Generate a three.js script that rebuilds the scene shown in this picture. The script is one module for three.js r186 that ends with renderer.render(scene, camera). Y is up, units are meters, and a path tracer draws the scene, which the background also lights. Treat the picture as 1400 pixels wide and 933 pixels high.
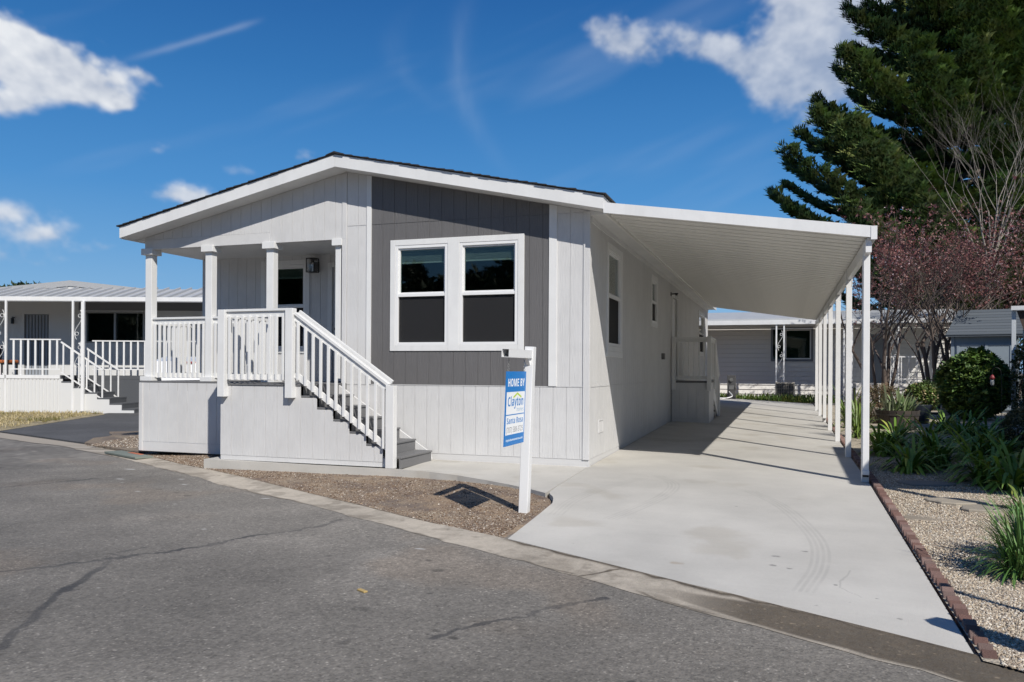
import * as THREE from 'three';
import { RoundedBoxGeometry } from 'three/addons/geometries/RoundedBoxGeometry.js';
import { mergeGeometries } from 'three/addons/utils/BufferGeometryUtils.js';

// ------------------------------------------------------------------ camera, sky, sun, exposure
const scene = new THREE.Scene();
const camera = new THREE.PerspectiveCamera(46.2, 1400 / 933, 0.1, 900);
camera.position.set(2.686, 1.4, 11.303);
camera.rotation.order = 'YXZ';
camera.rotation.set(0, 0.3288, 0.00561);
camera.setViewOffset(1400, 933, 0, -39.4, 1400, 933);
const renderer = new THREE.WebGLRenderer({ antialias: true });
renderer.toneMapping = THREE.LinearToneMapping;
renderer.toneMappingExposure = 1.0;
renderer.shadowMap.enabled = true;
renderer.shadowMap.type = THREE.PCFSoftShadowMap;

const SUN = new THREE.Vector3(0.97, 1.2, 1.0).normalize();
const sun = new THREE.DirectionalLight(new THREE.Color().setRGB(1, 0.955, 0.885), 5.0);
sun.position.copy(SUN).multiplyScalar(60);
sun.target.position.set(0, 0, 0);
sun.castShadow = true;
sun.shadow.mapSize.set(4096, 4096);
Object.assign(sun.shadow.camera, { left: -40, right: 40, top: 40, bottom: -40, near: 1, far: 160 });
sun.shadow.bias = -0.0004;
scene.add(sun, sun.target);

// ------------------------------------------------------------------ noise
function rng(seed) { let s = seed >>> 0; return () => { s = (s + 0x6D2B79F5) | 0; let t = Math.imul(s ^ (s >>> 15), 1 | s); t = (t + Math.imul(t ^ (t >>> 7), 61 | t)) ^ t; return ((t ^ (t >>> 14)) >>> 0) / 4294967296; }; }
function h2(x, y, s) { let n = Math.imul(x | 0, 374761393) ^ Math.imul(y | 0, 668265263) ^ Math.imul(s | 0, 2147483647 ^ 0x5bd1e995); n = Math.imul(n ^ (n >>> 13), 1274126177); return ((n ^ (n >>> 16)) >>> 0) / 4294967296; }
function vn(x, y, s = 1) { const xi = Math.floor(x), yi = Math.floor(y); let fx = x - xi, fy = y - yi; fx = fx * fx * (3 - 2 * fx); fy = fy * fy * (3 - 2 * fy); const a = h2(xi, yi, s), b = h2(xi + 1, yi, s), c = h2(xi, yi + 1, s), d = h2(xi + 1, yi + 1, s); return a + (b - a) * fx + (c - a) * fy + (a - b - c + d) * fx * fy; }
function fbm(x, y, o = 4, s = 1) { let v = 0, a = 0.5, t = 0; for (let i = 0; i < o; i++) { v += a * vn(x, y, s + i * 17); t += a; a *= 0.5; x = x * 2.03 + 5.1; y = y * 2.03 + 1.7; } return v / t; }
const lerp = (a, b, t) => a + (b - a) * t, clamp = (v, a = 0, b = 1) => Math.min(b, Math.max(a, v));
const sm = (a, b, x) => { const t = clamp((x - a) / (b - a)); return t * t * (3 - 2 * t); };
const TAU = Math.PI * 2;

// ------------------------------------------------------------------ computed sky (air and clouds)
{
  const W = 4096, H = 2048, data = new Float32Array(W * H * 4);
  // clouds: azimuth / elevation in degrees (azimuth 0 = -z, positive to +x), half sizes, strength, greyness, tilt
  const C = [
    [-51.2, 18.6, 2.6, 1.3, 1.5, 0.08, -0.2], [-48.9, 17.9, 2.6, 1.3, 1.5, 0.1, -0.25], [-46.6, 17.2, 2.1, 1.0, 1.4, 0.1, -0.25], [-44.9, 16.5, 1.1, 0.6, 1.0, 0.12, -0.2], [-51.0, 15.6, 1.9, 0.8, 1.05, 0.2, -0.25], [-43.6, 18.4, 1.1, 0.45, 0.75, 0.2, 0.2], [-54.4, 19.2, 3.0, 1.7, 1.4, 0.1, 0], [-58, 18.6, 4.6, 1.9, 1.3, 0.15, 0],
    [-42.8, 14.1, 0.9, 0.5, 0.75, 0.25, -0.3], [-41.6, 11.4, 2.1, 0.95, 0.9, 0.3, 0], [-40.0, 11.0, 1.4, 0.6, 0.75, 0.3, 0], [-49.2, 8.2, 2.4, 0.95, 0.85, 0.35, -0.1], [-51.4, 9.3, 2.0, 0.9, 0.8, 0.4, -0.2], [-51.2, 6.6, 3.6, 0.8, 0.75, 0.5, 0], [-46.0, 7.6, 1.2, 0.5, 0.62, 0.4, -0.2], [-43.0, 6.2, 1.6, 0.45, 0.5, 0.5, 0], [-33.5, 14.4, 1.1, 0.6, 0.7, 0.4, 0.1], [-37.6, 13.0, 1.2, 0.5, 0.5, 0.45, 0.1],
    [-12.4, 23.2, 1.6, 1.0, 0.78, 0.6, 0.25], [-11.2, 22.2, 2.0, 1.4, 0.9, 0.5, 0.2], [-9.2, 21.6, 2.0, 1.2, 0.82, 0.6, 0.3], [-6.8, 22.1, 2.0, 1.0, 0.80, 0.55, 0.3], [-4.4, 21.2, 2.3, 1.2, 0.86, 0.55, 0.35], [-2.2, 20.0, 2.4, 1.4, 0.9, 0.6, 0.3], [-0.4, 18.4, 2.2, 1.5, 0.9, 0.7, 0.1], [0.8, 21.2, 2.8, 2.4, 1.15, 0.6, 0], [3.2, 20.6, 3.4, 2.8, 1.25, 0.62, 0], [4.4, 23.6, 4.0, 2.4, 1.25, 0.5, 0], [1.6, 24.6, 2.6, 1.8, 1.1, 0.5, 0], [5.6, 18.0, 3.6, 2.2, 1.0, 0.65, 0], [0.6, 16.4, 1.6, 0.9, 0.62, 0.75, 0.1], [-13.2, 12.9, 0.9, 0.4, 0.5, 0.5, 0.1],
  ];
  const AIR = [[0, 0.30, 0.50, 0.77], [4, 0.235, 0.455, 0.715], [8, 0.145, 0.365, 0.675], [12, 0.082, 0.285, 0.62], [16, 0.056, 0.228, 0.545], [20, 0.037, 0.178, 0.465], [25, 0.024, 0.130, 0.385], [40, 0.009, 0.085, 0.30], [90, 0.007, 0.06, 0.22]];
  const wisps = [[-22.6, 19.5, 6.5, 0.065], [-27.2, 20.8, 3.4, 0.03]];
  const r = rng(77);
  for (let i = 0; i < 20; i++) { // the same broken cumulus carries on round the rest of the sky
    const az = 24 + r() * 268, el = 6 + Math.pow(r(), 1.3) * 56, n = 2 + Math.floor(r() * 3), s = 0.8 + r() * 1.6;
    for (let k = 0; k < n; k++) C.push([az + (r() - 0.5) * 7 * s, el + (r() - 0.5) * 2.2 * s, (1.6 + r() * 2.4) * s, (0.8 + r() * 1.2) * s, 0.75 + r() * 0.55, 0.1 + r() * 0.25, (r() - 0.5) * 0.4]);
  }
  for (const c of C) { if (c[0] > 180) c[0] -= 360; c.push(Math.cos(c[6]), Math.sin(c[6])); }
  const bins = Array.from({ length: 180 }, () => []);
  for (const c of C) { const rad = Math.max(c[2], c[3]) * 3.0 / Math.max(0.25, Math.cos(c[1] * Math.PI / 180)) + 3; for (let b = 0; b < 180; b++) { let d = Math.abs(-180 + b * 2 + 1 - c[0]); d = Math.min(d, 360 - d); if (d < rad + 2) bins[b].push(c); } }
  for (let j = 0; j < H; j++) {
    const el = ((j + 0.5) / H - 0.5) * 180;
    const e = Math.max(el, 0);
    // air: pale at the horizon, deep blue overhead
    let kS = 0; while (kS < AIR.length - 2 && e > AIR[kS + 1][0]) kS++;
    const a0 = AIR[kS], a1 = AIR[kS + 1], tS = clamp((e - a0[0]) / (a1[0] - a0[0]));
    let ar = lerp(a0[1], a1[1], tS), ag = lerp(a0[2], a1[2], tS), ab = lerp(a0[3], a1[3], tS);
    if (el < 0) { const k = clamp(-el / 6); ar = lerp(ar, 0.11, k); ag = lerp(ag, 0.105, k); ab = lerp(ab, 0.095, k); }
    const ce = Math.cos(el * Math.PI / 180);
    for (let i = 0; i < W; i++) {
      const o = (j * W + i) * 4; let R = ar, G = ag, B = ab;
      if (el > 1 && el < 80) {
        const phi = ((i + 0.5) / W - 0.5) * TAU; // atan2(z, x)
        let az = phi * 180 / Math.PI + 90; if (az > 180) az -= 360;
        // thin high cirrus streaks
        const ca = az * 0.8 + el * 0.55, cb = el * 0.9 - az * 0.34;
        const ci = sm(0.53, 0.86, fbm(ca * 0.055 + 3, cb * 0.30 + 9, 4, 5)) * 0.17 * sm(1, 10, el);
        R = lerp(R, 0.50, ci); G = lerp(G, 0.60, ci); B = lerp(B, 0.78, ci);
        // an old contrail
        if (az > -52 && az < -30 && el > 14 && el < 27) { const ux = (az + 40.2) * ce, uy = el - 21.0, cx = Math.cos(0.42), sx = Math.sin(0.42), al = ux * cx + uy * sx, ac = -ux * sx + uy * cx; const k = Math.exp(-Math.pow(ac / (0.16 + 0.05 * vn(al * 1.5, 3, 8) ), 2)) * sm(-6, -1.5, al) * (1 - sm(2.2, 4.4, al)) * 0.20; R = lerp(R, 0.6, k); G = lerp(G, 0.68, k); B = lerp(B, 0.82, k); }
        // two faint falling wisps
        if (az > -42 && az < -6 && el > 4 && el < 36) for (const w of wisps) { const wa = w[0], we = w[1], wl = w[2], wk = w[3]; const vy = (el - we) / wl, vx = az - wa - vy * vy * 2.6 + vy * 1.6, k = Math.exp(-Math.pow(vx / 0.75, 2)) * Math.exp(-vy * vy * 2.2) * wk * 1.6 * (0.3 + 1.1 * fbm(az * 1.4, el * 0.5, 3, 44)); R = lerp(R, 0.5, k); G = lerp(G, 0.62, k); B = lerp(B, 0.8, k); }
        const bin = bins[Math.floor((az + 180) / 2) % 180];
        if (bin.length) {
          let d = 0, gr = 0, up = 0;
          for (const c of bin) {
            let dx = az - c[0]; if (dx > 180) dx -= 360; if (dx < -180) dx += 360; dx *= ce / Math.cos(c[1] * Math.PI / 180);
            const dy = el - c[1], x = (dx * c[7] - dy * c[8]) / c[2], y0 = (dx * c[8] + dy * c[7]) / c[3], y = y0 < 0 ? y0 * 1.25 : y0;
            const q = x * x + y * y; if (q > 6) continue;
            const w = c[4] * Math.exp(-q * 0.9); d += w; gr += w * c[5]; up += w * y0;
          }
          if (d > 0.03) {
            gr /= d; up /= d;
            const sx = az * ce;
            const n1 = fbm(sx * 0.5 + 11, el * 0.74 + 4, 6, 21), n2 = fbm(sx * 1.5 + 1, el * 1.9 + 7, 4, 31);
            const dens = d * (0.55 + 0.9 * n1) + (n1 - 0.5) * 0.75 + (n2 - 0.5) * 0.34 - 0.30;
            const a = sm(0.0, 0.62 + 0.9 * gr, dens + (n2 - 0.5) * 0.5 * gr) * clamp(0.25 + d * 0.9) * lerp(1.0, 0.72, clamp(gr * 1.3));
            if (a > 0.002) {
              const lit = clamp(0.72 + 0.34 * up + (n1 - 0.5) * 1.1 + (n2 - 0.5) * 0.7 - gr * 0.8);
              const thin = 1 - a * 0.55;
              const cr = lerp(0.36, 0.90, lit), cg = lerp(0.42, 0.91, lit), cb2 = lerp(0.54, 0.92, lit);
              R = lerp(R, lerp(cr, 0.52, thin * 0.35), a); G = lerp(G, lerp(cg, 0.60, thin * 0.35), a); B = lerp(B, lerp(cb2, 0.74, thin * 0.35), a);
            }
          }
        }
      }
      data[o] = R; data[o + 1] = G; data[o + 2] = B; data[o + 3] = 1;
    }
  }
  const sky = new THREE.DataTexture(data, W, H, THREE.RGBAFormat, THREE.FloatType);
  sky.mapping = THREE.EquirectangularReflectionMapping; sky.magFilter = sky.minFilter = THREE.LinearFilter; sky.colorSpace = THREE.LinearSRGBColorSpace; sky.needsUpdate = true;
  scene.background = sky; scene.environment = sky;
}

// ------------------------------------------------------------------ textures and materials
function tex(w, h, fn, { srgb = false, repeat = true, rx = 1, ry = 1 } = {}) { // fn(u, v) -> [r,g,b] in 0..1 linear for colour, or a number for relief
  const d = new Uint8Array(w * h * 4);
  for (let j = 0; j < h; j++) for (let i = 0; i < w; i++) {
    const c = fn((i + 0.5) / w, (j + 0.5) / h), o = (j * w + i) * 4;
    for (let k = 0; k < 3; k++) { let v = clamp(typeof c === 'number' ? c : c[k]); if (srgb) v = v <= 0.0031308 ? v * 12.92 : 1.055 * Math.pow(v, 1 / 2.4) - 0.055; d[o + k] = Math.round(v * 255); }
    d[o + 3] = 255;
  }
  const t = new THREE.DataTexture(d, w, h); t.magFilter = THREE.LinearFilter; t.minFilter = THREE.LinearMipmapLinearFilter; t.generateMipmaps = true;
  if (repeat) t.wrapS = t.wrapT = THREE.RepeatWrapping; t.repeat.set(rx, ry);
  if (srgb) t.colorSpace = THREE.SRGBColorSpace; t.needsUpdate = true; return t;
}
// periodic noise for tiles: u, v in 0..1, f cells a side
function pn(u, v, fx, fy, s) { const x = u * fx, y = v * fy, xi = Math.floor(x), yi = Math.floor(y); let a = x - xi, b = y - yi; a = a * a * (3 - 2 * a); b = b * b * (3 - 2 * b); const m = (p, q) => h2(((p % fx) + fx) % fx, ((q % fy) + fy) % fy, s); const A = m(xi, yi), Bq = m(xi + 1, yi), Cq = m(xi, yi + 1), D = m(xi + 1, yi + 1); return A + (Bq - A) * a + (Cq - A) * b + (A - Bq - Cq + D) * a * b; }
const lin = (r, g, b) => new THREE.Color().setRGB(r, g, b);
function mat(c, rough = 0.6, extra = {}) { return new THREE.MeshStandardMaterial({ color: lin(...c), roughness: rough, ...extra }); }
const grainBump = tex(512, 512, (u, v) => 0.55 * pn(u, v, 90, 6, 3) + 0.3 * pn(u, v, 170, 14, 4) + 0.15 * pn(u, v, 40, 40, 5), { rx: 1.4, ry: 1.4 });
const paintVar = tex(256, 256, (u, v) => { const n = 0.90 + 0.06 * pn(u, v, 5, 3, 7) + 0.05 * pn(u, v, 22, 14, 8) - 0.02 * sm(0.72, 0.9, pn(u, v, 60, 7, 9)) + 0.02 * pn(u, v, 90, 90, 10); return [n, n, n]; }, { srgb: true, rx: 0.5, ry: 0.5 });
const fineBump = tex(256, 256, (u, v) => 0.5 * pn(u, v, 64, 64, 13) + 0.5 * pn(u, v, 128, 128, 14), { rx: 4, ry: 4 });
const M = {};
M.siding = mat([0.60, 0.595, 0.588], 0.62, { map: paintVar, bumpMap: grainBump, bumpScale: 0.0024 });
M.sidingDark = mat([0.128, 0.124, 0.124], 0.6, { map: paintVar, bumpMap: grainBump, bumpScale: 0.0032 });
M.groove = mat([0.56, 0.556, 0.55], 0.7);
M.grooveDark = mat([0.12, 0.117, 0.118], 0.7);
M.white = mat([0.72, 0.72, 0.71], 0.5, { map: paintVar, bumpMap: grainBump, bumpScale: 0.0005 });
M.vinyl = mat([0.75, 0.75, 0.745], 0.35);
M.alum = mat([0.74, 0.74, 0.735], 0.38, { map: paintVar });
M.panGrey = mat([0.40, 0.41, 0.42], 0.5, { map: paintVar });
M.pan = mat([0.70, 0.69, 0.65], 0.45, { map: paintVar });
M.soffit = mat([0.66, 0.66, 0.65], 0.6, { map: paintVar });
M.shingle = mat([0.030, 0.030, 0.033], 0.95, { bumpMap: fineBump, bumpScale: 0.004 });
M.deckGrey = mat([0.150, 0.150, 0.153], 0.65, { map: paintVar, bumpMap: grainBump, bumpScale: 0.001 });
M.interior = mat([0.42, 0.40, 0.37], 0.8);
M.flooring = mat([0.21, 0.175, 0.14], 0.8);
M.glass = new THREE.MeshPhysicalMaterial({ color: lin(0.55, 0.62, 0.60), roughness: 0.02, transmission: 1, thickness: 0, ior: 1.52 });
M.screen = mat([0.012, 0.012, 0.013], 0.75, { transparent: true, opacity: 0.80 });
M.blind = mat([0.80, 0.80, 0.78], 0.6);
M.black = mat([0.012, 0.012, 0.012], 0.4);
M.clearGlass = new THREE.MeshPhysicalMaterial({ color: lin(0.9, 0.9, 0.9), roughness: 0.02, transmission: 1, thickness: 0, ior: 1.5 });
M.steel = mat([0.32, 0.32, 0.31], 0.4, { metalness: 0.7 });
M.greyPlastic = mat([0.14, 0.14, 0.14], 0.6);

// ------------------------------------------------------------------ builders
const used = new Map();
function numbered(n) { const k = used.get(n) || 0; used.set(n, k + 1); return k ? `${n}_${String(k).padStart(3, '0')}` : n; }
function tag(o, label, category, group) { o.userData.label = label; o.userData.category = category; if (group) o.userData.group = group; return o; }
function thing(name, label, category, p = [0, 0, 0], turn = 0, group) { const o = new THREE.Group(); o.name = numbered(name); o.position.set(...p); o.rotation.y = turn; scene.add(o); return tag(o, label, category, group); }
function mesh(name, geo, m, parent) { const o = new THREE.Mesh(Array.isArray(geo) ? merge(geo) : geo, m); o.name = name; o.castShadow = o.receiveShadow = true; parent.add(o); return o; }
function solo(name, geo, m, label, category, group) { const o = mesh(numbered(name), geo, m, scene); return tag(o, label, category, group); }
function struct(name, geo, m, kind = 'structure') { const o = mesh(numbered(name), geo, m, scene); o.userData.kind = kind; return o; }
function stuff(o, label) { o.userData.kind = 'stuff'; if (label) o.userData.label = label; return o; }
function merge(list) { const l = list.map(g => { const n = g.index ? g.toNonIndexed() : g; for (const k of Object.keys(n.attributes)) if (!['position', 'normal', 'uv'].includes(k)) n.deleteAttribute(k); if (!n.attributes.uv) n.setAttribute('uv', new THREE.BufferAttribute(new Float32Array(n.attributes.position.count * 2), 2)); return n; }); return l.length === 1 ? l[0] : mergeGeometries(l); }
function uvm(g) { // uv in metres by the facing of each face
  const n = g.index ? g.toNonIndexed() : g, p = n.attributes.position, uv = new Float32Array(p.count * 2), a = new THREE.Vector3(), b = new THREE.Vector3(), c = new THREE.Vector3();
  for (let i = 0; i < p.count; i += 3) {
    a.fromBufferAttribute(p, i); b.fromBufferAttribute(p, i + 1); c.fromBufferAttribute(p, i + 2);
    const nx = Math.abs((b.y - a.y) * (c.z - a.z) - (b.z - a.z) * (c.y - a.y)), ny = Math.abs((b.z - a.z) * (c.x - a.x) - (b.x - a.x) * (c.z - a.z)), nz = Math.abs((b.x - a.x) * (c.y - a.y) - (b.y - a.y) * (c.x - a.x));
    for (let k = 0; k < 3; k++) { const x = p.getX(i + k), y = p.getY(i + k), z = p.getZ(i + k); const [s, t] = nx >= ny && nx >= nz ? [z, y] : nz >= ny ? [x, y] : [x, z]; uv[(i + k) * 2] = s; uv[(i + k) * 2 + 1] = t; }
  }
  n.setAttribute('uv', new THREE.BufferAttribute(uv, 2)); return n;
}
function bx(x0, x1, y0, y1, z0, z1) { const g = new THREE.BoxGeometry(Math.abs(x1 - x0), Math.abs(y1 - y0), Math.abs(z1 - z0)); g.translate((x0 + x1) / 2, (y0 + y1) / 2, (z0 + z1) / 2); return uvm(g); }
function rb(x0, x1, y0, y1, z0, z1, r = 0.004) { const g = new RoundedBoxGeometry(Math.abs(x1 - x0), Math.abs(y1 - y0), Math.abs(z1 - z0), 1, r); g.translate((x0 + x1) / 2, (y0 + y1) / 2, (z0 + z1) / 2); return uvm(g); }
function hexa(p) { // 8 corners: front (z1) bl br tr tl, then back (z0) bl br tr tl
  const f = [[0, 1, 2, 3], [5, 4, 7, 6], [4, 0, 3, 7], [1, 5, 6, 2], [3, 2, 6, 7], [4, 5, 1, 0]], v = [];
  for (const q of f) for (const k of [0, 1, 2, 0, 2, 3]) v.push(...p[q[k]]);
  const g = new THREE.BufferGeometry(); g.setAttribute('position', new THREE.Float32BufferAttribute(v, 3)); g.computeVertexNormals(); return uvm(g);
}
function slope(x0, x1, yb0, yb1, yt0, yt1, z0, z1) { return hexa([[x0, yb0, z1], [x1, yb1, z1], [x1, yt1, z1], [x0, yt0, z1], [x0, yb0, z0], [x1, yb1, z0], [x1, yt1, z0], [x0, yt0, z0]]); }
function bar(a, b, w, h = w) { // a box beam from a to b (points), h measured upwards
  const A = new THREE.Vector3(...a), Bv = new THREE.Vector3(...b), d = Bv.clone().sub(A), L = d.length(), g = new THREE.BoxGeometry(w, h, L); uvm(g);
  const m = new THREE.Matrix4().lookAt(Bv, A, Math.abs(d.y / L) > 0.98 ? new THREE.Vector3(0, 0, 1) : new THREE.Vector3(0, 1, 0)); m.setPosition(A.add(Bv).multiplyScalar(0.5)); g.applyMatrix4(m); return g;
}
function tube(pts, r, seg = 6, n) { const c = new THREE.CatmullRomCurve3(pts.map(p => new THREE.Vector3(...p))); return new THREE.TubeGeometry(c, n || pts.length * 4, r, seg); }
function cyl(r0, r1, h, x, y, z, seg = 12) { const g = new THREE.CylinderGeometry(r1, r0, h, seg); g.translate(x, y + h / 2, z); return g; }
function taper(a, b, r0, r1, seg = 5) { // tapered limb
  const A = new THREE.Vector3(...a), d = new THREE.Vector3(...b).sub(A), L = d.length(), g = new THREE.CylinderGeometry(r1, r0, L, seg, 1, true); g.translate(0, L / 2, 0);
  g.applyQuaternion(new THREE.Quaternion().setFromUnitVectors(new THREE.Vector3(0, 1, 0), d.normalize())); g.translate(A.x, A.y, A.z); return g;
}
// boards on a wall: local u along the wall (x), v up (y), outwards +z; holes are [u0,u1,v0,v1]
function siding(parent, name, m, u0, u1, vb, vt, { pitch = 0.203, gap = 0.008, t = 0.0055, w = 0, holes = [], cuts = [], turn = 0, at = [0, 0, 0] } = {}) {
  const fb = typeof vb === 'number' ? () => vb : vb, ft = typeof vt === 'number' ? () => vt : vt;
  for (let a = u0; a < u1 - 0.01; a += pitch) {
    const e = Math.min(a + pitch, u1), lo = a, hi = e >= u1 - 0.001 ? e : e - gap;
    const cs = [lo, hi, ...holes.flatMap(h => [h[0], h[1]]), ...cuts].filter(c => c >= lo && c <= hi).sort((p, q) => p - q);
    for (let k = 0; k + 1 < cs.length; k++) {
      const p = cs[k], q = cs[k + 1]; if (q - p < 0.004) continue;
      const mid = (p + q) / 2;
      let spans = [[0, 1]]; // as fractions are awkward with slopes, cut by height at the middle
      const B0 = fb(p + 1e-4), B1 = fb(q - 1e-4), T0 = ft(p + 1e-4), T1 = ft(q - 1e-4);
      let segs = [[null, null]];
      for (const h of holes) if (mid > h[0] && mid < h[1]) { const out = []; for (const s of segs) { const sb = s[0] ?? Math.min(B0, B1), st = s[1] ?? Math.max(T0, T1); if (h[3] <= sb || h[2] >= st) { out.push(s); continue; } if (h[2] > sb + 0.005) out.push([s[0], h[2]]); if (h[3] < st - 0.005) out.push([h[3], s[1]]); } segs = out; }
      for (const s of segs) {
        const b0 = s[0] ?? B0, b1 = s[0] ?? B1, t0 = s[1] ?? T0, t1 = s[1] ?? T1; if (Math.max(t0 - b0, t1 - b1) < 0.006) continue;
        const g = slope(p, q, b0, b1, Math.max(t0, b0 + 0.001), Math.max(t1, b1 + 0.001), w, w + t);
        if (turn) g.rotateY(turn); g.translate(...at); mesh(name, g, m, parent);
      }
    }
  }
}
function ruled(A, Bq, rows, yf) { // a sheet between two polylines of equal count; A, B: [x, z]
  const pos = [], uv = [], idx = [], n = A.length;
  for (let r = 0; r <= rows; r++) for (let i = 0; i < n; i++) { const t = r / rows, x = lerp(A[i][0], Bq[i][0], t), z = lerp(A[i][1], Bq[i][1], t); pos.push(x, yf(x, z, t), z); uv.push(x, z); }
  for (let r = 0; r < rows; r++) for (let i = 0; i + 1 < n; i++) { const a = r * n + i, b = a + 1, c = a + n, d = c + 1; idx.push(a, b, c, b, d, c); }
  const g = new THREE.BufferGeometry(); g.setAttribute('position', new THREE.Float32BufferAttribute(pos, 3)); g.setAttribute('uv', new THREE.Float32BufferAttribute(uv, 2)); g.setIndex(idx); g.computeVertexNormals();
  if (g.attributes.normal.getY(0) < 0) { for (let k = 0; k < idx.length; k += 3) [idx[k], idx[k + 1]] = [idx[k + 1], idx[k]]; g.setIndex(idx); g.computeVertexNormals(); }
  return g;
}
function resample(P, n) { const L = [0]; for (let i = 1; i < P.length; i++) L.push(L[i - 1] + Math.hypot(P[i][0] - P[i - 1][0], P[i][1] - P[i - 1][1])); const out = []; for (let k = 0; k < n; k++) { const s = L[L.length - 1] * k / (n - 1); let i = 1; while (i < L.length - 1 && L[i] < s) i++; const t = clamp((s - L[i - 1]) / (L[i] - L[i - 1])); out.push([lerp(P[i - 1][0], P[i][0], t), lerp(P[i - 1][1], P[i][1], t)]); } return out; }
function polyY(P, x) { for (let i = 1; i < P.length; i++) if (x <= P[i][0]) return lerp(P[i - 1][1], P[i][1], clamp((x - P[i - 1][0]) / (P[i][0] - P[i - 1][0]))); return P[P.length - 1][1]; }
function prism(outline, top, bottom) { // slab with vertical sides; outline [x, z] seen from above
  const sh = outline.map(p => new THREE.Vector2(p[0], p[1])), tri = THREE.ShapeUtils.triangulateShape(sh, []), v = [], T = p => (typeof top === 'number' ? top : top(p.x, p.y));
  for (const f of tri) { const q = f.map(i => sh[i]); const cr = (q[1].x - q[0].x) * (q[2].y - q[0].y) - (q[1].y - q[0].y) * (q[2].x - q[0].x); for (const p of cr > 0 ? [q[0], q[2], q[1]] : q) v.push(p.x, T(p), p.y); }
  const area = THREE.ShapeUtils.area(sh), n = sh.length;
  for (let i = 0; i < n; i++) { let a = sh[i], b = sh[(i + 1) % n]; if (area > 0) [a, b] = [b, a]; v.push(a.x, bottom, a.y, b.x, bottom, b.y, b.x, T(b), b.y, a.x, bottom, a.y, b.x, T(b), b.y, a.x, T(a), a.y); }
  const g = new THREE.BufferGeometry(); g.setAttribute('position', new THREE.Float32BufferAttribute(v, 3)); g.computeVertexNormals(); return uvm(g);
}
function instanced(name, geo, m, list, parent, kind = 'stuff') { // list: [matrix, colour?]
  const o = new THREE.InstancedMesh(geo, m, list.length); o.name = name; list.forEach((q, i) => { o.setMatrixAt(i, q[0]); if (q[1]) o.setColorAt(i, q[1]); }); o.castShadow = o.receiveShadow = true; parent.add(o); if (kind) o.userData.kind = kind; return o;
}
const mtx = (x, y, z, rx = 0, ry = 0, rz = 0, sx = 1, sy = sx, sz = sx) => new THREE.Matrix4().compose(new THREE.Vector3(x, y, z), new THREE.Quaternion().setFromEuler(new THREE.Euler(rx, ry, rz, 'YXZ')), new THREE.Vector3(sx, sy, sz));

// ------------------------------------------------------------------ the ground
const roadY = x => -0.16 - 0.02 * Math.max(0, x);
const slabY = (x, z) => { const t = clamp(x / 3.68); return z <= 0 ? lerp(0.016 * -z, -0.03 + 0.0085 * -z, t) : -0.03 * z - 0.03 * t; };
const gardenY = (x, z) => (z > 0 ? -0.055 - 0.024 * z : -0.055 + 0.0125 * Math.min(-z, 18));
const gutterOut = [[-30, -7.2], [-20, -3.7], [-13.47, -1.58], [-10.94, -0.81], [-8.26, 0.39], [-5.93, 1.61], [-4.08, 2.63], [-2.71, 3.3], [-2.06, 3.62], [-1.10, 4.18], [-0.18, 4.68], [0.54, 5.02], [1.07, 5.27], [1.74, 5.63], [2.13, 5.86], [2.63, 6.12], [3.02, 6.32], [3.44, 6.52], [4.2, 6.92], [6, 7.8], [12, 10.4], [24, 14.5]];
const gutterIn = [[-30, -8.0], [-20, -4.4], [-13.2, -2.0], [-10.54, -1.05], [-8.1, -0.02], [-6.4, 0.92], [-5.44, 1.36], [-4.47, 1.86], [-2.48, 2.96], [-1.84, 3.3], [-0.97, 3.8], [-0.19, 4.2], [0.30, 4.42], [0.34, 4.44], [1.12, 4.82], [1.48, 5.0], [2.18, 5.34], [2.82, 5.66], [3.35, 5.93], [3.72, 6.13], [4.1, 6.3], [6, 7.2], [12, 9.8], [24, 13.9]];
// stains, tar-filled cracks and patches that the photograph shows on the road, in metres
function seg(x, z, P, w) { const bb = P.bb || (P.bb = [Math.min(...P.map(p => p[0])) - 0.25, Math.max(...P.map(p => p[0])) + 0.25, Math.min(...P.map(p => p[1])) - 0.25, Math.max(...P.map(p => p[1])) + 0.25]); if (x < bb[0] || x > bb[1] || z < bb[2] || z > bb[3]) return 9; let d = 9; for (let i = 1; i < P.length; i++) { const ax = P[i - 1][0], az = P[i - 1][1], bx_ = P[i][0] - ax, bz = P[i][1] - az; const t = clamp(((x - ax) * bx_ + (z - az) * bz) / (bx_ * bx_ + bz * bz)); d = Math.min(d, Math.hypot(x - ax - bx_ * t, z - az - bz * t) / (P[i][2] ?? w)); } return d; }
const cracks = [
  { P: [[-3.6, 7.6], [-2.94, 6.81], [-2.77, 6.58], [-2.57, 6.3], [-2.38, 6.01], [-2.19, 5.72], [-2.01, 5.17], [-1.67, 4.5], [-1.63, 4.08]], w: 0.034, a: 0.9 },
  { P: [[-2.45, 6.25], [-2.3, 6.57], [-2.11, 6.88], [-2.03, 7.11], [-1.87, 7.36], [-1.73, 7.55], [-1.59, 7.79], [-1.42, 8.02]], w: 0.036, a: 0.9 },
  { P: [[-2.45, 6.1], [-2.65, 6.06], [-2.53, 5.78]], w: 0.016, a: 0.6 },
  { P: [[-6.91, 3.65], [-6.67, 3.21], [-6.48, 2.67], [-6.25, 2.26]], w: 0.04, a: 0.75 },
  { P: [[0.75, 7.04], [0.82, 6.89], [0.93, 6.68], [1.06, 6.5], [1.18, 6.27], [1.41, 5.99], [1.53, 5.83]], w: 0.026, a: 0.85 },
];
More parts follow.
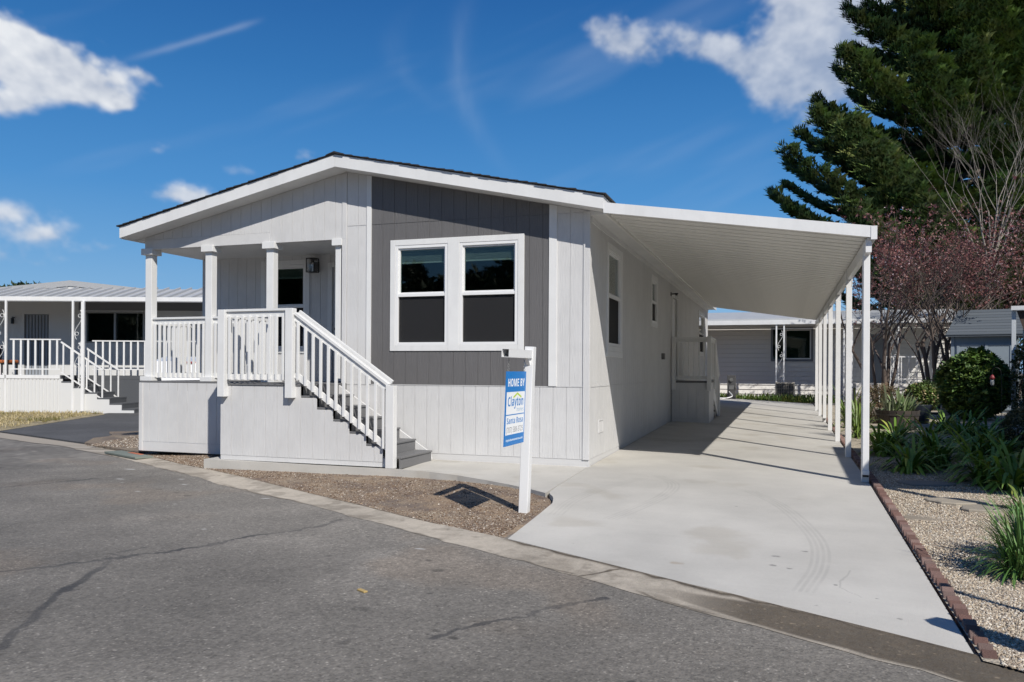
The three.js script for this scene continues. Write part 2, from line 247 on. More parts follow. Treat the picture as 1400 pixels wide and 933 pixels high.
const spots = [[0.86, 6.98, 0.055, 0.62], [0.15, 5.62, 0.05, 0.5], [-0.05, 5.35, 0.04, 0.5], [0.08, 6.7, 0.07, 0.4], [0.35, 6.2, 0.03, 0.55], [0.72, 6.9, 0.03, 0.5], [1.05, 6.75, 0.03, 0.45], [1.98, 7.3, 0.05, 0.6], [1.95, 7.23, 0.03, 0.6], [0.3, 7.3, 0.05, 0.4], [-4.9, 3.05, 0.07, 0.5], [-4.2, 3.35, 0.09, 0.45], [-4.5, 3.2, 0.05, 0.5], [-6.2, 2.2, 0.09, 0.45], [-0.9, 5.5, 0.03, 0.5], [0.5, 5.9, 0.022, 0.6], [1.2, 6.05, 0.02, 0.6], [-3.2, 4.5, 0.04, 0.4], [-1.4, 6.2, 0.03, 0.4], [0.95, 5.6, 0.03, 0.4]];
const drops = [[-4.3, 3.0, 0.05], [-4.9, 2.6, 0.06], [-5.3, 2.2, 0.06], [-5.0, 3.3, 0.045], [-3.9, 3.9, 0.03], [-2.62, 4.95, 0.035], [-3.2, 3.2, 0.05], [-6.8, 1.6, 0.08], [-1.6, 5.6, 0.02], [-6.1, 2.5, 0.05], [-0.3, 5.0, 0.03], [-5.8, 2.75, 0.04], [-1.9, 6.9, 0.012], [-0.7, 6.5, 0.014]];
function asphalt(x, z) {
  const big = fbm(x * 0.45 + 3, z * 0.45 + 8, 4, 41), mid = fbm(x * 2.1, z * 2.1, 3, 51);
  let g = 0.150 * (0.46 + 0.76 * big + 0.36 * mid);
  // wear: pale, scuffed patches of exposed aggregate
  const wear = sm(0.52, 0.74, fbm(x * 0.8 + 20, z * 0.8 + 3, 4, 61)); g += wear * 0.045 * (0.4 + 0.9 * vn(x * 30, z * 30, 62));
  // aggregate
  const a = vn(x * 95, z * 95, 71), b = h2(Math.floor(x * 110), Math.floor(z * 110), 72), f = vn(x * 42, z * 42, 73);
  g *= 0.62 + 0.38 * a + 0.38 * f; if (b > 0.965) g *= 1.4 + 0.7 * vn(x * 9, z * 9, 74); if (b < 0.05) g *= 0.65;
  let r = g * 1.09, gg = g * 1.0, bl = g * 0.87;
  const tan = sm(0.6, 0.8, fbm(x * 0.9 + 40, z * 0.9 + 2, 3, 81)) * 0.12; r *= 1 + tan * 0.5; bl *= 1 - tan * 0.45;
  const wob = (vn(x * 7, z * 7, 91) - 0.5) * 0.07 + (vn(x * 26, z * 26, 92) - 0.5) * 0.04;
  for (const c of cracks) { const d = seg(x + wob, z + wob * 0.8, c.P, c.w); const k = (1 - sm(0.45, 1.25, d)) * c.a * 0.8 * (0.45 + 0.8 * vn(x * 3.3, z * 3.3, 93)); if (k > 0) { r = lerp(r, 0.034, k); gg = lerp(gg, 0.034, k); bl = lerp(bl, 0.036, k); } }
  for (const s of spots) { if (Math.abs(x - s[0]) > 0.2 || Math.abs(z - s[1]) > 0.2) continue; const d = Math.hypot(x - s[0], (z - s[1]) * 1.25) + wob * 0.5; const k = (1 - sm(s[2] * 0.5, s[2], d)) * s[3]; if (k > 0) { r = lerp(r, 0.03, k); gg = lerp(gg, 0.028, k); bl = lerp(bl, 0.025, k); } }
  for (const s of drops) { if (Math.abs(x - s[0]) > 0.2 || Math.abs(z - s[1]) > 0.2) continue; const d = Math.hypot((x - s[0]) * 0.7, (z - s[1]) * 1.3) + wob * 0.7; const k = (1 - sm(s[2] * 0.3, s[2], d)) * 0.75; if (k > 0) { r = lerp(r, 0.42, k); gg = lerp(gg, 0.41, k); bl = lerp(bl, 0.39, k); } }
  return [r, gg, bl];
}
const asphaltBump = tex(512, 512, (u, v) => 0.6 * pn(u, v, 110, 110, 101) + 0.4 * pn(u, v, 50, 50, 102), { rx: 0.9, ry: 0.9 });
function sheet(x0, x1, z0, z1, nx, nz, yf, uvf) { const g = new THREE.PlaneGeometry(1, 1, nx, nz); g.rotateX(-Math.PI / 2); const p = g.attributes.position, uv = g.attributes.uv; for (let i = 0; i < p.count; i++) { const x = lerp(x0, x1, p.getX(i) + 0.5), z = lerp(z0, z1, p.getZ(i) + 0.5); p.setXYZ(i, x, yf(x, z), z); const q = uvf ? uvf(x, z) : [x, z]; uv.setXY(i, q[0], q[1]); } g.computeVertexNormals(); return g; }
{
  const earth = tex(512, 512, (u, v) => { const n = 0.5 * pn(u, v, 8, 8, 1) + 0.3 * pn(u, v, 40, 40, 2) + 0.2 * pn(u, v, 128, 128, 3); return [0.11 * (0.6 + 0.8 * n), 0.10 * (0.6 + 0.8 * n), 0.06 * (0.6 + 0.8 * n)]; }, { srgb: true, rx: 0.12, ry: 0.12 });
  struct('ground', sheet(-420, 420, -420, 420, 2, 2, () => -0.42), mat([1, 1, 1], 0.95, { map: earth }));
  // road: a fine patch where it is seen closely, over the coarser sheet that carries it on
  const NX = [-8.5, 5.5], NZ = [-0.6, 9.2];
  const tn = tex(2048, 1434, (u, v) => asphalt(lerp(NX[0], NX[1], u), lerp(NZ[0], NZ[1], v)), { srgb: true, repeat: false });
  const FX = [-44, 26], FZ = [-16, 44];
  const tf = tex(800, 800, (u, v) => asphalt(lerp(FX[0], FX[1], u), lerp(FZ[0], FZ[1], v)), { srgb: true, repeat: false });
  const bumpM = asphaltBump.clone(); bumpM.repeat.set(14 * 0.9, 9.8 * 0.9); bumpM.needsUpdate = true;
  struct('road', sheet(NX[0], NX[1], NZ[0], NZ[1], 28, 8, x => roadY(x) + 0.004, (x, z) => [(x - NX[0]) / (NX[1] - NX[0]), (z - NZ[0]) / (NZ[1] - NZ[0])]), mat([1, 1, 1], 0.9, { map: tn, bumpMap: bumpM, bumpScale: 0.004 }));
  struct('road', sheet(FX[0], FX[1], FZ[0], FZ[1], 70, 4, x => roadY(x), (x, z) => [(x - FX[0]) / (FX[1] - FX[0]), (z - FZ[0]) / (FZ[1] - FZ[0])]), mat([1, 1, 1], 0.9, { map: tf }));
}
// old concrete gutter between the asphalt and the beds
const gutCrack = [[1.2, 5.32], [1.34, 5.2], [1.42, 5.08], [1.5, 5.02]];
const gutterN = 420, gO = resample(gutterOut, gutterN).map((p, i) => [p[0], p[1] + (vn(i * 0.9, 3, 77) - 0.5) * 0.05 + (vn(i * 0.21, 5, 78) - 0.5) * 0.06]), gI = resample(gutterIn, gutterN);
{
  const X = [-9, 5], Z = [-1, 8];
  const t = tex(1280, 822, (u, v) => {
    const x = lerp(X[0], X[1], u), z = lerp(Z[0], Z[1], v), n = fbm(x * 1.3, z * 1.3, 4, 201), f = vn(x * 60, z * 60, 202), s = vn(x * 14, z * 14, 203);
    let g = 0.34 * (0.50 + 0.66 * n + 0.20 * f + 0.16 * s); let r = g * 1.13, gg = g * 1.0, b = g * 0.82;
    // brown silt, leaf crumbs and the damp wedge of soil washed to the kerb of the drive
    const zi = polyY(gutterIn, x), zo = polyY(gutterOut, x), across = (z - zi) / Math.max(0.05, zo - zi);
    let dirt = sm(0.52, 0.70, fbm(x * 2.2 + 7, z * 2.2, 4, 211)) * 0.4;
    const edge = Math.exp(-Math.pow((across - 0.06 + (vn(x * 8, 1, 5) - 0.5) * 0.1) / 0.075, 2)); dirt = Math.max(dirt, edge * 1.0 * sm(0.2, 0.4, x));
    const edge2 = Math.exp(-Math.pow((across - 0.98 + (vn(x * 7, 4, 6) - 0.5) * 0.12) / 0.06, 2)); dirt = Math.max(dirt, sm(0.60, 0.75, fbm(x * 5 + 2, z * 5 + 7, 4, 214)) * 0.35); dirt = Math.max(dirt, edge2 * 0.75 * sm(0.35, 0.62, vn(x * 2.1, 9, 7)));
    const wedge = sm(1.6, 2.5, x) * (1 - sm(0.0, 0.12, Math.abs(across - lerp(0.56, 0.42, sm(1.8, 3.6, x)) + (vn(x * 5, 2, 8) - 0.5) * 0.12) - lerp(0.06, 0.44, sm(1.6, 3.0, x)))); dirt = Math.max(dirt, wedge * (0.82 + 0.18 * f));
    const crack = seg(x + (vn(x * 14, z * 14, 9) - 0.5) * 0.05, z + (vn(x * 14, z * 14, 10) - 0.5) * 0.05, gutCrack, 0.014); dirt = Math.max(dirt, (1 - sm(0.6, 1.3, crack)) * 0.9);
    const k = clamp(dirt), dk = 0.35 + 0.7 * f + 0.7 * vn(x * 33, z * 33, 12) * vn(x * 6, z * 6, 13) + 0.35 * vn(x * 2.4, z * 2.4, 14) + (h2(Math.floor(x * 70), Math.floor(z * 70), 15) > 0.985 ? 1.6 : 0);
    r = lerp(r, 0.070 * dk, k); gg = lerp(gg, 0.055 * dk, k); b = lerp(b, 0.038 * dk, k);
    return [r, gg, b];
  }, { srgb: true, repeat: false });
  t.wrapS = t.wrapT = THREE.ClampToEdgeWrapping;
  const g = ruled(gI, gO, 4, (x, z, q) => roadY(x) + lerp(0.026, 0.007, q) - 0.006 * Math.sin(q * Math.PI));
  const p = g.attributes.position, uv = g.attributes.uv; for (let i = 0; i < p.count; i++) uv.setXY(i, (p.getX(i) - X[0]) / (X[1] - X[0]), (p.getZ(i) - Z[0]) / (Z[1] - Z[0]));
  const bm = asphaltBump.clone(); bm.repeat.set(14, 9); bm.needsUpdate = true;
  struct('gutter', g, mat([1, 1, 1], 0.9, { map: t, bumpMap: bm, bumpScale: 0.003 }));
}
// bare dirt bed with wood chips and gravel between the gutter and the house
const bedBack = [[-30, -11], [-20, -7.5], [-13, -4.2], [-10.9, -3.6], [-9.2, -3.2], [-8.0, -0.9], [-6.8, -0.1], [-5.2, 0.2], [-3.6, 0.3], [-2.4, 0.4], [-1.4, 0.6], [-0.6, 1.2], [-0.1, 1.9], [0.34, 2.3], [0.42, 3.2], [0.44, 4.36]];
const bedFront = [...gutterIn.slice(0, 13).map(p => [p[0], p[1] + 0.02]), [0.46, 4.5]];
const bedN = 90;
{
  const A = resample(bedBack.slice(4), bedN), Bf = resample(bedFront.slice(4), bedN);
  const t = tex(1024, 1024, (u, v) => { const x = u * 2, n = 0.45 * pn(u, v, 10, 10, 301) + 0.3 * pn(u, v, 48, 48, 302) + 0.25 * pn(u, v, 200, 200, 303), w = pn(u, v, 5, 5, 304); return [0.23 * (0.30 + 1.25 * n), lerp(0.165, 0.18, w) * (0.30 + 1.25 * n), lerp(0.115, 0.135, w) * (0.45 + 0.95 * n)]; }, { srgb: true, rx: 0.5, ry: 0.5 });
  const bedY = (x, z, q) => -0.05 * sm(-0.7, 0.15, x) * (1 - 0.4 * q) - 0.07 * sm(0.2, 0.36, x) - 0.132 + 0.05 * (1 - q) * 1.2 + (vn(x * 1.7, z * 1.7, 305) - 0.5) * 0.02 * (1 - Math.abs(2 * q - 1)) + (vn(x * 7, z * 7, 306) - 0.5) * 0.008 * (1 - q);
  M.dirt = mat([1, 1, 1], 0.95, { map: t, bumpMap: asphaltBump, bumpScale: 0.01 });
  struct('dirt_bed', ruled(A, Bf, 24, bedY), M.dirt);
  // loose chips
  const r = rng(5), list = [], cols = [[0.28, 0.205, 0.14], [0.17, 0.11, 0.07], [0.34, 0.28, 0.22], [0.13, 0.09, 0.06], [0.25, 0.19, 0.14], [0.46, 0.41, 0.35], [0.10, 0.065, 0.04], [0.15, 0.10, 0.065]];
  for (let i = 0; i < 42000; i++) {
    const k = Math.floor(r() * (bedN - 1)), f = r(), q = Math.pow(r(), 0.9); const ax = lerp(A[k][0], A[k + 1][0], f), az = lerp(A[k][1], A[k + 1][1], f), cx = lerp(Bf[k][0], Bf[k + 1][0], f), cz = lerp(Bf[k][1], Bf[k + 1][1], f);
    const x = lerp(ax, cx, q), z = lerp(az, cz, q); if (x > 0.2 || (x < -8.3 && z < -1.5)) continue; if (vn(x * 1.9, z * 1.9, 307) < 0.34 && r() < 0.75) continue;
    const s = 0.003 + r() * r() * 0.009, c = cols[Math.floor(r() * cols.length)], b = 0.7 + 0.6 * r();
    list.push([mtx(x, bedY(x, z, q) + s * 0.25, z, r() * 0.6, r() * TAU, r() * 0.6, s * (0.8 + r()), s * 0.5, s), lin(c[0] * b, c[1] * b, c[2] * b)]);
  }
  const o = instanced('wood_chips', new THREE.IcosahedronGeometry(1, 0), mat([1, 1, 1], 0.95), list, scene); o.userData.label = 'loose brown wood chips and grit on the dirt bed';
}
// concrete: driveway under the carport and the walk in front of the house
function concrete(x, z) {
  const big = fbm(x * 0.6 + 2, z * 0.6 + 5, 4, 401), mid = fbm(x * 2.6, z * 2.6, 4, 402), f = vn(x * 70, z * 70, 403), br = vn(x * 3, z * 60, 404);
  let g = 0.455 * (0.73 + 0.28 * big + 0.21 * mid + 0.05 * f + 0.03 * br);
  const bandy = sm(0.45, 0.7, fbm(x * 0.25, z * 0.9 + 3, 3, 405)); g *= 1 - 0.05 * bandy;
  let r = g * 1.035, gg = g * 0.995, b = g * 0.91;
  const dark = (k) => { r = lerp(r, 0.16, k); gg = lerp(gg, 0.155, k); b = lerp(b, 0.145, k); };
  for (const T of tyres) { const P = T[0]; if (seg(x, z, P, 1) > 0.12) continue; for (let k = 0; k < 4; k++) { const off = (k - 1.5) * 0.045; const d = seg(x + off, z, P, 0.014); const q = (1 - sm(0.5, 1.3, d)) * T[1] * (0.35 + 0.8 * vn(x * 6 + k * 3, z * 6, 406)); if (q > 0) dark(q); } }
  for (const s of slabSpots) { if (Math.abs(x - s[0]) > 0.15 || Math.abs(z - s[1]) > 0.15) continue; const d = Math.hypot((x - s[0]) * 0.7, z - s[1]) + (vn(x * 40, z * 40, 9) - 0.5) * 0.02; dark((1 - sm(s[2] * 0.4, s[2], d)) * 0.75); }
  { const d = Math.hypot((x - 1.86) * 0.7, (z - 4.74)) + (vn(x * 25, z * 25, 3) - 0.5) * 0.05; const k = (1 - sm(0.02, 0.05, d)) * 0.5; r = lerp(r, 0.3, k); gg = lerp(gg, 0.24, k); b = lerp(b, 0.17, k); }
  { const d = seg(x + (vn(x * 12, z * 12, 7) - 0.5) * 0.06, z, slabCrack, 0.006); dark((1 - sm(0.5, 1.5, d)) * 0.3); }
  const st = sm(0.62, 0.78, fbm(x * 1.4 + 9, z * 1.4 + 2, 4, 407)); r *= 1 - 0.10 * st; gg *= 1 - 0.115 * st; b *= 1 - 0.14 * st;
  return [r, gg, b];
}
const slabSpots = [[2.62, 4.25, 0.03], [2.86, 4.0, 0.022], [2.6, 4.55, 0.028], [2.72, 4.6, 0.02], [3.3, 5.2, 0.014], [2.9, 5.5, 0.018], [3.1, 5.35, 0.012], [1.2, 3.2, 0.012], [2.2, 2.2, 0.014], [3.4, 5.6, 0.016], [0.9, 4.4, 0.012], [3.05, 4.95, 0.016]];
const slabCrack = [[3.2, 4.5], [3.12, 4.8], [3.08, 5.0], [3.2, 5.2]];
const smooth = P => new THREE.CatmullRomCurve3(P.map(p => new THREE.Vector3(p[0], 0, p[1]))).getPoints(24).map(v => [v.x, v.z]);
const tyres = [
  [[[1.05, 0.4], [1.35, 1.0], [1.36, 1.8], [1.2, 2.6], [1.02, 3.3]], 0.15], [[[0.9, 0.7], [0.55, 1.7], [0.42, 2.5], [0.44, 3.3]], 0.13],
  [[[2.3, 1.2], [2.62, 1.9], [2.85, 2.8], [2.98, 3.7], [2.95, 4.5], [2.82, 5.2]], 0.17]
].map(t => [smooth(t[0]), t[1]]);
{
  const X = [-0.1, 3.8], Z = [-22, 6.4];
  const t = tex(640, 1900, (u, v) => concrete(lerp(X[0], X[1], u), lerp(Z[0], Z[1], v)), { srgb: true, repeat: false });
  const left = [[-22, 0.004], [1.7, 0.004], [2.14, 0.03], [2.38, 0.16], [2.71, 0.24], [3.3, 0.27], [4.44, 0.31]];
  const zs = []; for (let z = -21.6; z < 1.5; z += 0.7) zs.push(z); for (let z = 1.5; z < 4.43; z += 0.12) zs.push(z); zs.push(4.43);
  const pos = [], uv = [], idx = [], N = 18;
  zs.forEach((zl, k) => { const tt = (zl + 21.6) / 26.03, zr = lerp(-21.6, 6.12, tt), xl = polyY(left, zl); for (let i = 0; i <= N; i++) { const s = i / N, x = lerp(xl, 3.72, s), z = lerp(zl, zr, s); pos.push(x, slabY(x, z), z); uv.push((x - X[0]) / (X[1] - X[0]), (z - Z[0]) / (Z[1] - Z[0])); } });
  const rows = zs.length; for (let k = 0; k + 1 < rows; k++) for (let i = 0; i < N; i++) { const a = k * (N + 1) + i, b = a + 1, c = a + N + 1, d = c + 1; idx.push(a, c, b, b, c, d); }
  // edges
  const rim = []; for (let k = 0; k < rows; k++) rim.push(k * (N + 1)); for (let i = 1; i <= N; i++) rim.push((rows - 1) * (N + 1) + i); for (let k = rows - 2; k >= 0; k--) rim.push(k * (N + 1) + N);
  for (let k = 0; k + 1 < rim.length; k++) { const a = rim[k], b = rim[k + 1], n = pos.length / 3; for (const q of [a, b]) { pos.push(pos[q * 3], pos[q * 3 + 1], pos[q * 3 + 2]); uv.push(uv[q * 2], uv[q * 2 + 1]); } for (const q of [a, b]) { pos.push(pos[q * 3], pos[q * 3 + 1] - 0.25, pos[q * 3 + 2]); uv.push(uv[q * 2], uv[q * 2 + 1] + 0.004); } idx.push(n, n + 2, n + 1, n + 1, n + 2, n + 3); }
  const g = new THREE.BufferGeometry(); g.setAttribute('position', new THREE.Float32BufferAttribute(pos, 3)); g.setAttribute('uv', new THREE.Float32BufferAttribute(uv, 2)); g.setIndex(idx); g.computeVertexNormals();
  const bm = fineBump.clone(); bm.repeat.set(16, 110); bm.needsUpdate = true;
  struct('driveway', g, mat([1, 1, 1], 0.8, { map: t, bumpMap: bm, bumpScale: 0.0012 }));
  // the walk
  const WX = [-5.8, 0.1], WZ = [-0.2, 2.6];
  const tw = tex(1024, 512, (u, v) => concrete(lerp(WX[0], WX[1], u) + 30, lerp(WZ[0], WZ[1], v) + 40), { srgb: true, repeat: false });
  const walkY = (x, z) => lerp(0.012, slabY(Math.max(x, 0), z), sm(-2.6, -0.2, x));
  const out = [[-5.7, -0.1], [-5.7, 1.27], [-5.0, 1.3], [-4.2, 1.3], [-3.4, 1.3], [-2.5, 1.3], [-1.9, 1.33], [-1.45, 1.42], [-0.95, 1.6], [-0.6, 1.76], [-0.29, 1.94], [-0.08, 2.1], [-0.006, 2.16], [-0.006, 1.6], [-0.006, 1.0], [-0.006, -0.1]];
  const wg = prism(out, walkY, -0.3); const wp = wg.attributes.position, wu = wg.attributes.uv; for (let i = 0; i < wp.count; i++) wu.setXY(i, (wp.getX(i) - WX[0]) / (WX[1] - WX[0]), (wp.getZ(i) + wp.getY(i) - WZ[0]) / (WZ[1] - WZ[0]));
  const bw = fineBump.clone(); bw.repeat.set(24, 12); bw.needsUpdate = true;
  struct('walkway', wg, mat([1, 1, 1], 0.8, { map: tw, bumpMap: bw, bumpScale: 0.0014 }));
}
// gravel garden beyond the drive
{
  const t = tex(1024, 1024, (u, v) => { const n = 0.35 * pn(u, v, 90, 90, 501) + 0.4 * pn(u, v, 170, 170, 502) + 0.25 * pn(u, v, 12, 12, 503); return [0.46 * (0.25 + 1.15 * n), 0.40 * (0.25 + 1.15 * n), 0.31 * (0.25 + 1.15 * n)]; }, { srgb: true, rx: 0.5, ry: 0.5 });
  const A = [], Bq = []; for (let i = 0; i <= 40; i++) { const z = lerp(-22, 6.24, i / 40); A.push([3.74, z]); Bq.push([16, lerp(-22, 12.1, i / 40)]); }
  struct('gravel_garden', ruled(A, Bq, 16, (x, z) => Math.max(gardenY(x, z), roadY(x) + 0.03) + (vn(x * 1.3, z * 1.3, 504) - 0.5) * 0.03 * sm(3.8, 4.4, x) - 0.02 * sm(6, 9, z)), mat([1, 1, 1], 0.95, { map: t, bumpMap: asphaltBump, bumpScale: 0.012 }));
  const r = rng(9), list = [], cols = [[0.44, 0.36, 0.26], [0.52, 0.45, 0.35], [0.33, 0.26, 0.19], [0.25, 0.20, 0.155], [0.58, 0.53, 0.45], [0.38, 0.32, 0.25]];
  for (let i = 0; i < 80000; i++) {
    const z = 6.35 - 9.5 * Math.pow(r(), 1.25), w = 0.35 + 0.2456 * (11.3 - z) - 1.0; const x = 3.83 + r() * Math.max(0.5, w + 0.9); if (z > 5.9 && z > 5.6 + (x - 3.3) * 0.55 + 0.4) continue;
    const s = 0.0045 + r() * 0.0055, c = cols[Math.floor(r() * cols.length)], b = 0.75 + 0.5 * r();
    list.push([mtx(x, gardenY(x, z) + (vn(x * 1.3, z * 1.3, 504) - 0.5) * 0.03 * sm(3.8, 4.4, x) + s * 0.35, z, r() * 3, r() * 6, 0, s * (0.8 + 0.6 * r()), s * 0.75, s), lin(c[0] * b, c[1] * b, c[2] * b)]);
  }
  const o = instanced('gravel', new THREE.IcosahedronGeometry(1, 0), mat([1, 1, 1], 0.9), list, scene); o.userData.label = 'loose tan gravel of the garden bed';
}

// ------------------------------------------------------------------ the home
const XL = -8.05, XA = -3.99, ZB = -18.8, SL = 0.214;
const rakeY = x => 3.65 + SL * (4.27 - Math.abs(x - XA));
function wallGeo(u0, u1, vb, vt, holes, w, t, cuts = [], turn = 0, at = [0, 0, 0]) { const g = new THREE.Group(); siding(g, 'x', M.groove, u0, u1, vb, vt, { pitch: 99, gap: 0, t, w, holes, cuts, turn, at }); return merge(g.children.map(c => c.geometry)); }
function place(g, turn, at) { if (turn) g.rotateY(turn); g.translate(...at); return g; }
function ring(u0, u1, v0, v1, b, w0, w1, r = 0.004) { return [rb(u0, u0 + b, v0, v1, w0, w1, r), rb(u1 - b, u1, v0, v1, w0, w1, r), rb(u0 + b, u1 - b, v0, v0 + b, w0, w1, r), rb(u0 + b, u1 - b, v1 - b, v1, w0, w1, r)]; }
// a single-hung window: u along the wall, v up, face at w = 0
function hung(parent, u0, u1, v0, v1, { turn = 0, at = [0, 0, 0], trim = 0.09, sill = false, blind = 0.13, mid = 0.5 } = {}) {
  const vm = lerp(v0, v1, mid), P = g => place(merge([].concat(g)), turn, at);
  const win = mesh('window', P([...ring(u0, u1, v0, v1, 0.045, -0.10, 0.012), rb(u0 + 0.045, u1 - 0.045, vm - 0.022, vm + 0.024, -0.075, 0.006)]), M.vinyl, parent);
  if (trim) mesh('trim', P([...ring(u0 - trim, u1 + trim, v0 - trim, v1 + trim, trim - 0.001, -0.012, 0.020)]), M.white, win);
  mesh('sash', P([...ring(u0 + 0.046, u1 - 0.046, vm + 0.025, v1 - 0.046, 0.022, -0.07, -0.012, 0.003), ...ring(u0 + 0.046, u1 - 0.046, v0 + 0.046, vm - 0.023, 0.034, -0.085, -0.034, 0.003)]), M.vinyl, win);
  mesh('pane', P(bx(u0 + 0.067, u1 - 0.067, vm + 0.046, v1 - 0.067, -0.043, -0.039)), M.glass, win);
  mesh('pane', P(bx(u0 + 0.079, u1 - 0.079, v0 + 0.079, vm - 0.056, -0.062, -0.058)), M.glass, win);
  mesh('insect_screen', P(bx(u0 + 0.046, u1 - 0.046, v0 + 0.046, vm - 0.023, -0.0315, -0.030)), M.screen, win);
  if (blind) { const b = [rb(u0 + 0.03, u1 - 0.03, v1 - 0.085, v1 - 0.045, -0.125, -0.085)]; for (let v = v1 - 0.095; v > v1 - 0.05 - blind; v -= 0.009) b.push(bx(u0 + 0.035, u1 - 0.035, v - 0.003, v, -0.122, -0.084)); b.push(rb(u0 + 0.035, u1 - 0.035, v1 - 0.075 - blind, v1 - 0.052 - blind, -0.122, -0.083)); mesh('blind', P(b), M.blind, win); }
  return win;
}
const home = thing('manufactured_home', 'pale grey home with charcoal panel, dark shingle gable roof and recessed front porch', 'house');
{
  const winA = [-3.11, -2.222, 1.775, 3.335], winB = [-2.022, -1.085, 1.775, 3.335], trimR = [-3.2, -0.985, 1.685, 3.425];
  const openings = [winA, winB];
  // --- front wall right of the porch
  const front = mesh('front_wall', wallGeo(-3.98, -0.001, 0.02, x => rakeY(x) + 0.06, openings, -0.16, 0.1555), M.groove, home);
  const seam = 1.157, seam2 = 3.69;
  const trims = [[-3.62, -3.54, seam + 0.004, 9], [-0.60, -0.482, seam + 0.004, 9], [-0.085, 0.1, 0, 9], [-4.07, -3.985, 3.5, 9]];
  const opt = h => ({ holes: [...h, ...trims], w: -0.004, cuts: [XA] });
  siding(front, 'siding_board', M.siding, -3.98, 0, 0.105, seam - 0.006, { ...opt([]), w: -0.0038 });
  siding(front, 'siding_board', M.siding, -3.98, -3.62, seam + 0.006, seam2 - 0.004, opt([]));
  siding(front, 'siding_board', M.siding, -0.482, 0, seam + 0.006, seam2 - 0.004, opt([]));
  siding(front, 'siding_board', M.siding, -3.98, -3.62, seam2 + 0.005, x => rakeY(x) - 0.004, opt([]));
  siding(front, 'siding_board', M.siding, -0.482, 0, seam2 + 0.005, x => rakeY(x) - 0.004, opt([]));
  siding(front, 'siding_board', M.sidingDark, -3.54, -0.60, seam + 0.006, seam2 - 0.004, opt([trimR]));
  siding(front, 'siding_board', M.sidingDark, -3.54, -0.60, seam2 + 0.005, x => rakeY(x) - 0.004, opt([]));
  // dark backing behind the charcoal boards, so that its grooves are charcoal
  mesh('charcoal_backing', wallGeo(-3.54, -0.60, seam + 0.006, x => rakeY(x) - 0.005, [trimR], -0.0046, 0.0008), M.grooveDark, front);
  mesh('drip_edge', bx(-3.98, -0.02, seam - 0.0055, seam + 0.0045, -0.012, 0.008), M.siding, front);
  mesh('corner_board', [rb(-0.083, 0.016, 0.10, 3.70, -0.013, 0.016), rb(-0.006, 0.0162, 0.10, 3.638, -0.10, -0.0132)], M.siding, front);
  mesh('trim_board', slope(-3.62, -3.54, seam + 0.006, seam + 0.006, rakeY(-3.62) - 0.004, rakeY(-3.54) - 0.004, -0.013, 0.018), M.white, front);
  mesh('trim_board', slope(-0.60, -0.482, seam + 0.006, seam + 0.006, rakeY(-0.6) - 0.004, rakeY(-0.482) - 0.004, -0.013, 0.018), M.white, front);
  mesh('base_trim', bx(-3.98, 0.012, -0.02, 0.102, -0.10, -0.006), M.siding, front);
  // windows of the charcoal panel
  hung(home, ...winA, { trim: 0, blind: 0.20 }); hung(home, ...winB, { trim: 0, blind: 0.20 });
  const [a, b, c, d] = trimR;
  mesh('window_trim', [rb(a, winA[0] - 0.001, c, d, -0.012, 0.019), rb(winA[1] + 0.001, winB[0] - 0.001, c, d, -0.012, 0.019), rb(winB[1] + 0.001, b, c, d, -0.012, 0.019), rb(winA[0], winA[1], c, winA[2] - 0.001, -0.012, 0.0185), rb(winB[0], winB[1], c, winB[2] - 0.001, -0.012, 0.0185), rb(winA[0], winA[1], winA[3] + 0.001, d, -0.012, 0.0185), rb(winB[0], winB[1], winB[3] + 0.001, d, -0.012, 0.0185)], M.white, home);

  // --- gable over the porch
  const gable = mesh('porch_gable', wallGeo(XL, -3.985, 3.49, x => rakeY(x) + 0.06, [], -0.15, 0.1455, [XA]), M.groove, home);
  siding(gable, 'siding_board', M.siding, XL, -4.07, x => (x < -5.45 ? 3.665 : 3.49), x => rakeY(x) - 0.004, { w: -0.004, cuts: [XA, -5.45] });
  mesh('header_board', rb(XL, -5.452, 3.488, 3.662, -0.013, 0.003), M.siding, gable);
  mesh('corner_board', rb(-4.07, -3.987, 3.49, rakeY(-4.07) - 0.012, -0.013, 0.014), M.siding, gable);
  mesh('corner_board', rb(-4.07, -3.987, 1.17, 3.49, -0.13, 0.014), M.siding, front);
  mesh('ceiling', bx(XL, -3.985, 3.50, 3.53, -1.5, -0.15), M.soffit, gable);
  // --- porch back wall with its window, and the return beside the entrance
  const pw = [-6.615, -5.735, 1.775, 3.335], door = [-5.17, -4.26, 1.17, 3.26];
  const back = mesh('porch_wall', wallGeo(XL, -3.98, 0.9, 3.52, [pw, door], -1.66, 0.1555), M.groove, home);
  siding(back, 'siding_board', M.siding, XL, -3.99, 1.17, 3.5, { w: -1.504, holes: [[pw[0] - 0.09, pw[1] + 0.09, pw[2] - 0.09, pw[3] + 0.09], [door[0] - 0.09, door[1] + 0.09, 1.1, door[3] + 0.09]] });
  mesh('corner_board', rb(XL - 0.012, XL + 0.08, 1.17, 3.5, -1.515, -1.49), M.siding, back);
  hung(home, ...pw, { at: [0, 0, -1.5], blind: 0.17, trim: 0.09 });
  mesh('door_trim', [rb(door[0] - 0.09, door[0], 1.17, door[3] + 0.09, -1.512, -1.48), rb(door[1], door[1] + 0.09, 1.17, door[3] + 0.09, -1.512, -1.48), rb(door[0], door[1], door[3], door[3] + 0.09, -1.512, -1.481)], M.white, home);
  const dr = mesh('door', rb(door[0] + 0.002, door[1] - 0.002, 1.175, door[3] - 0.002, -1.58, -1.535), M.vinyl, home);
  mesh('handle', new THREE.SphereGeometry(0.032, 12, 8).translate(-5.09, 2.13, -1.50), M.black, dr);
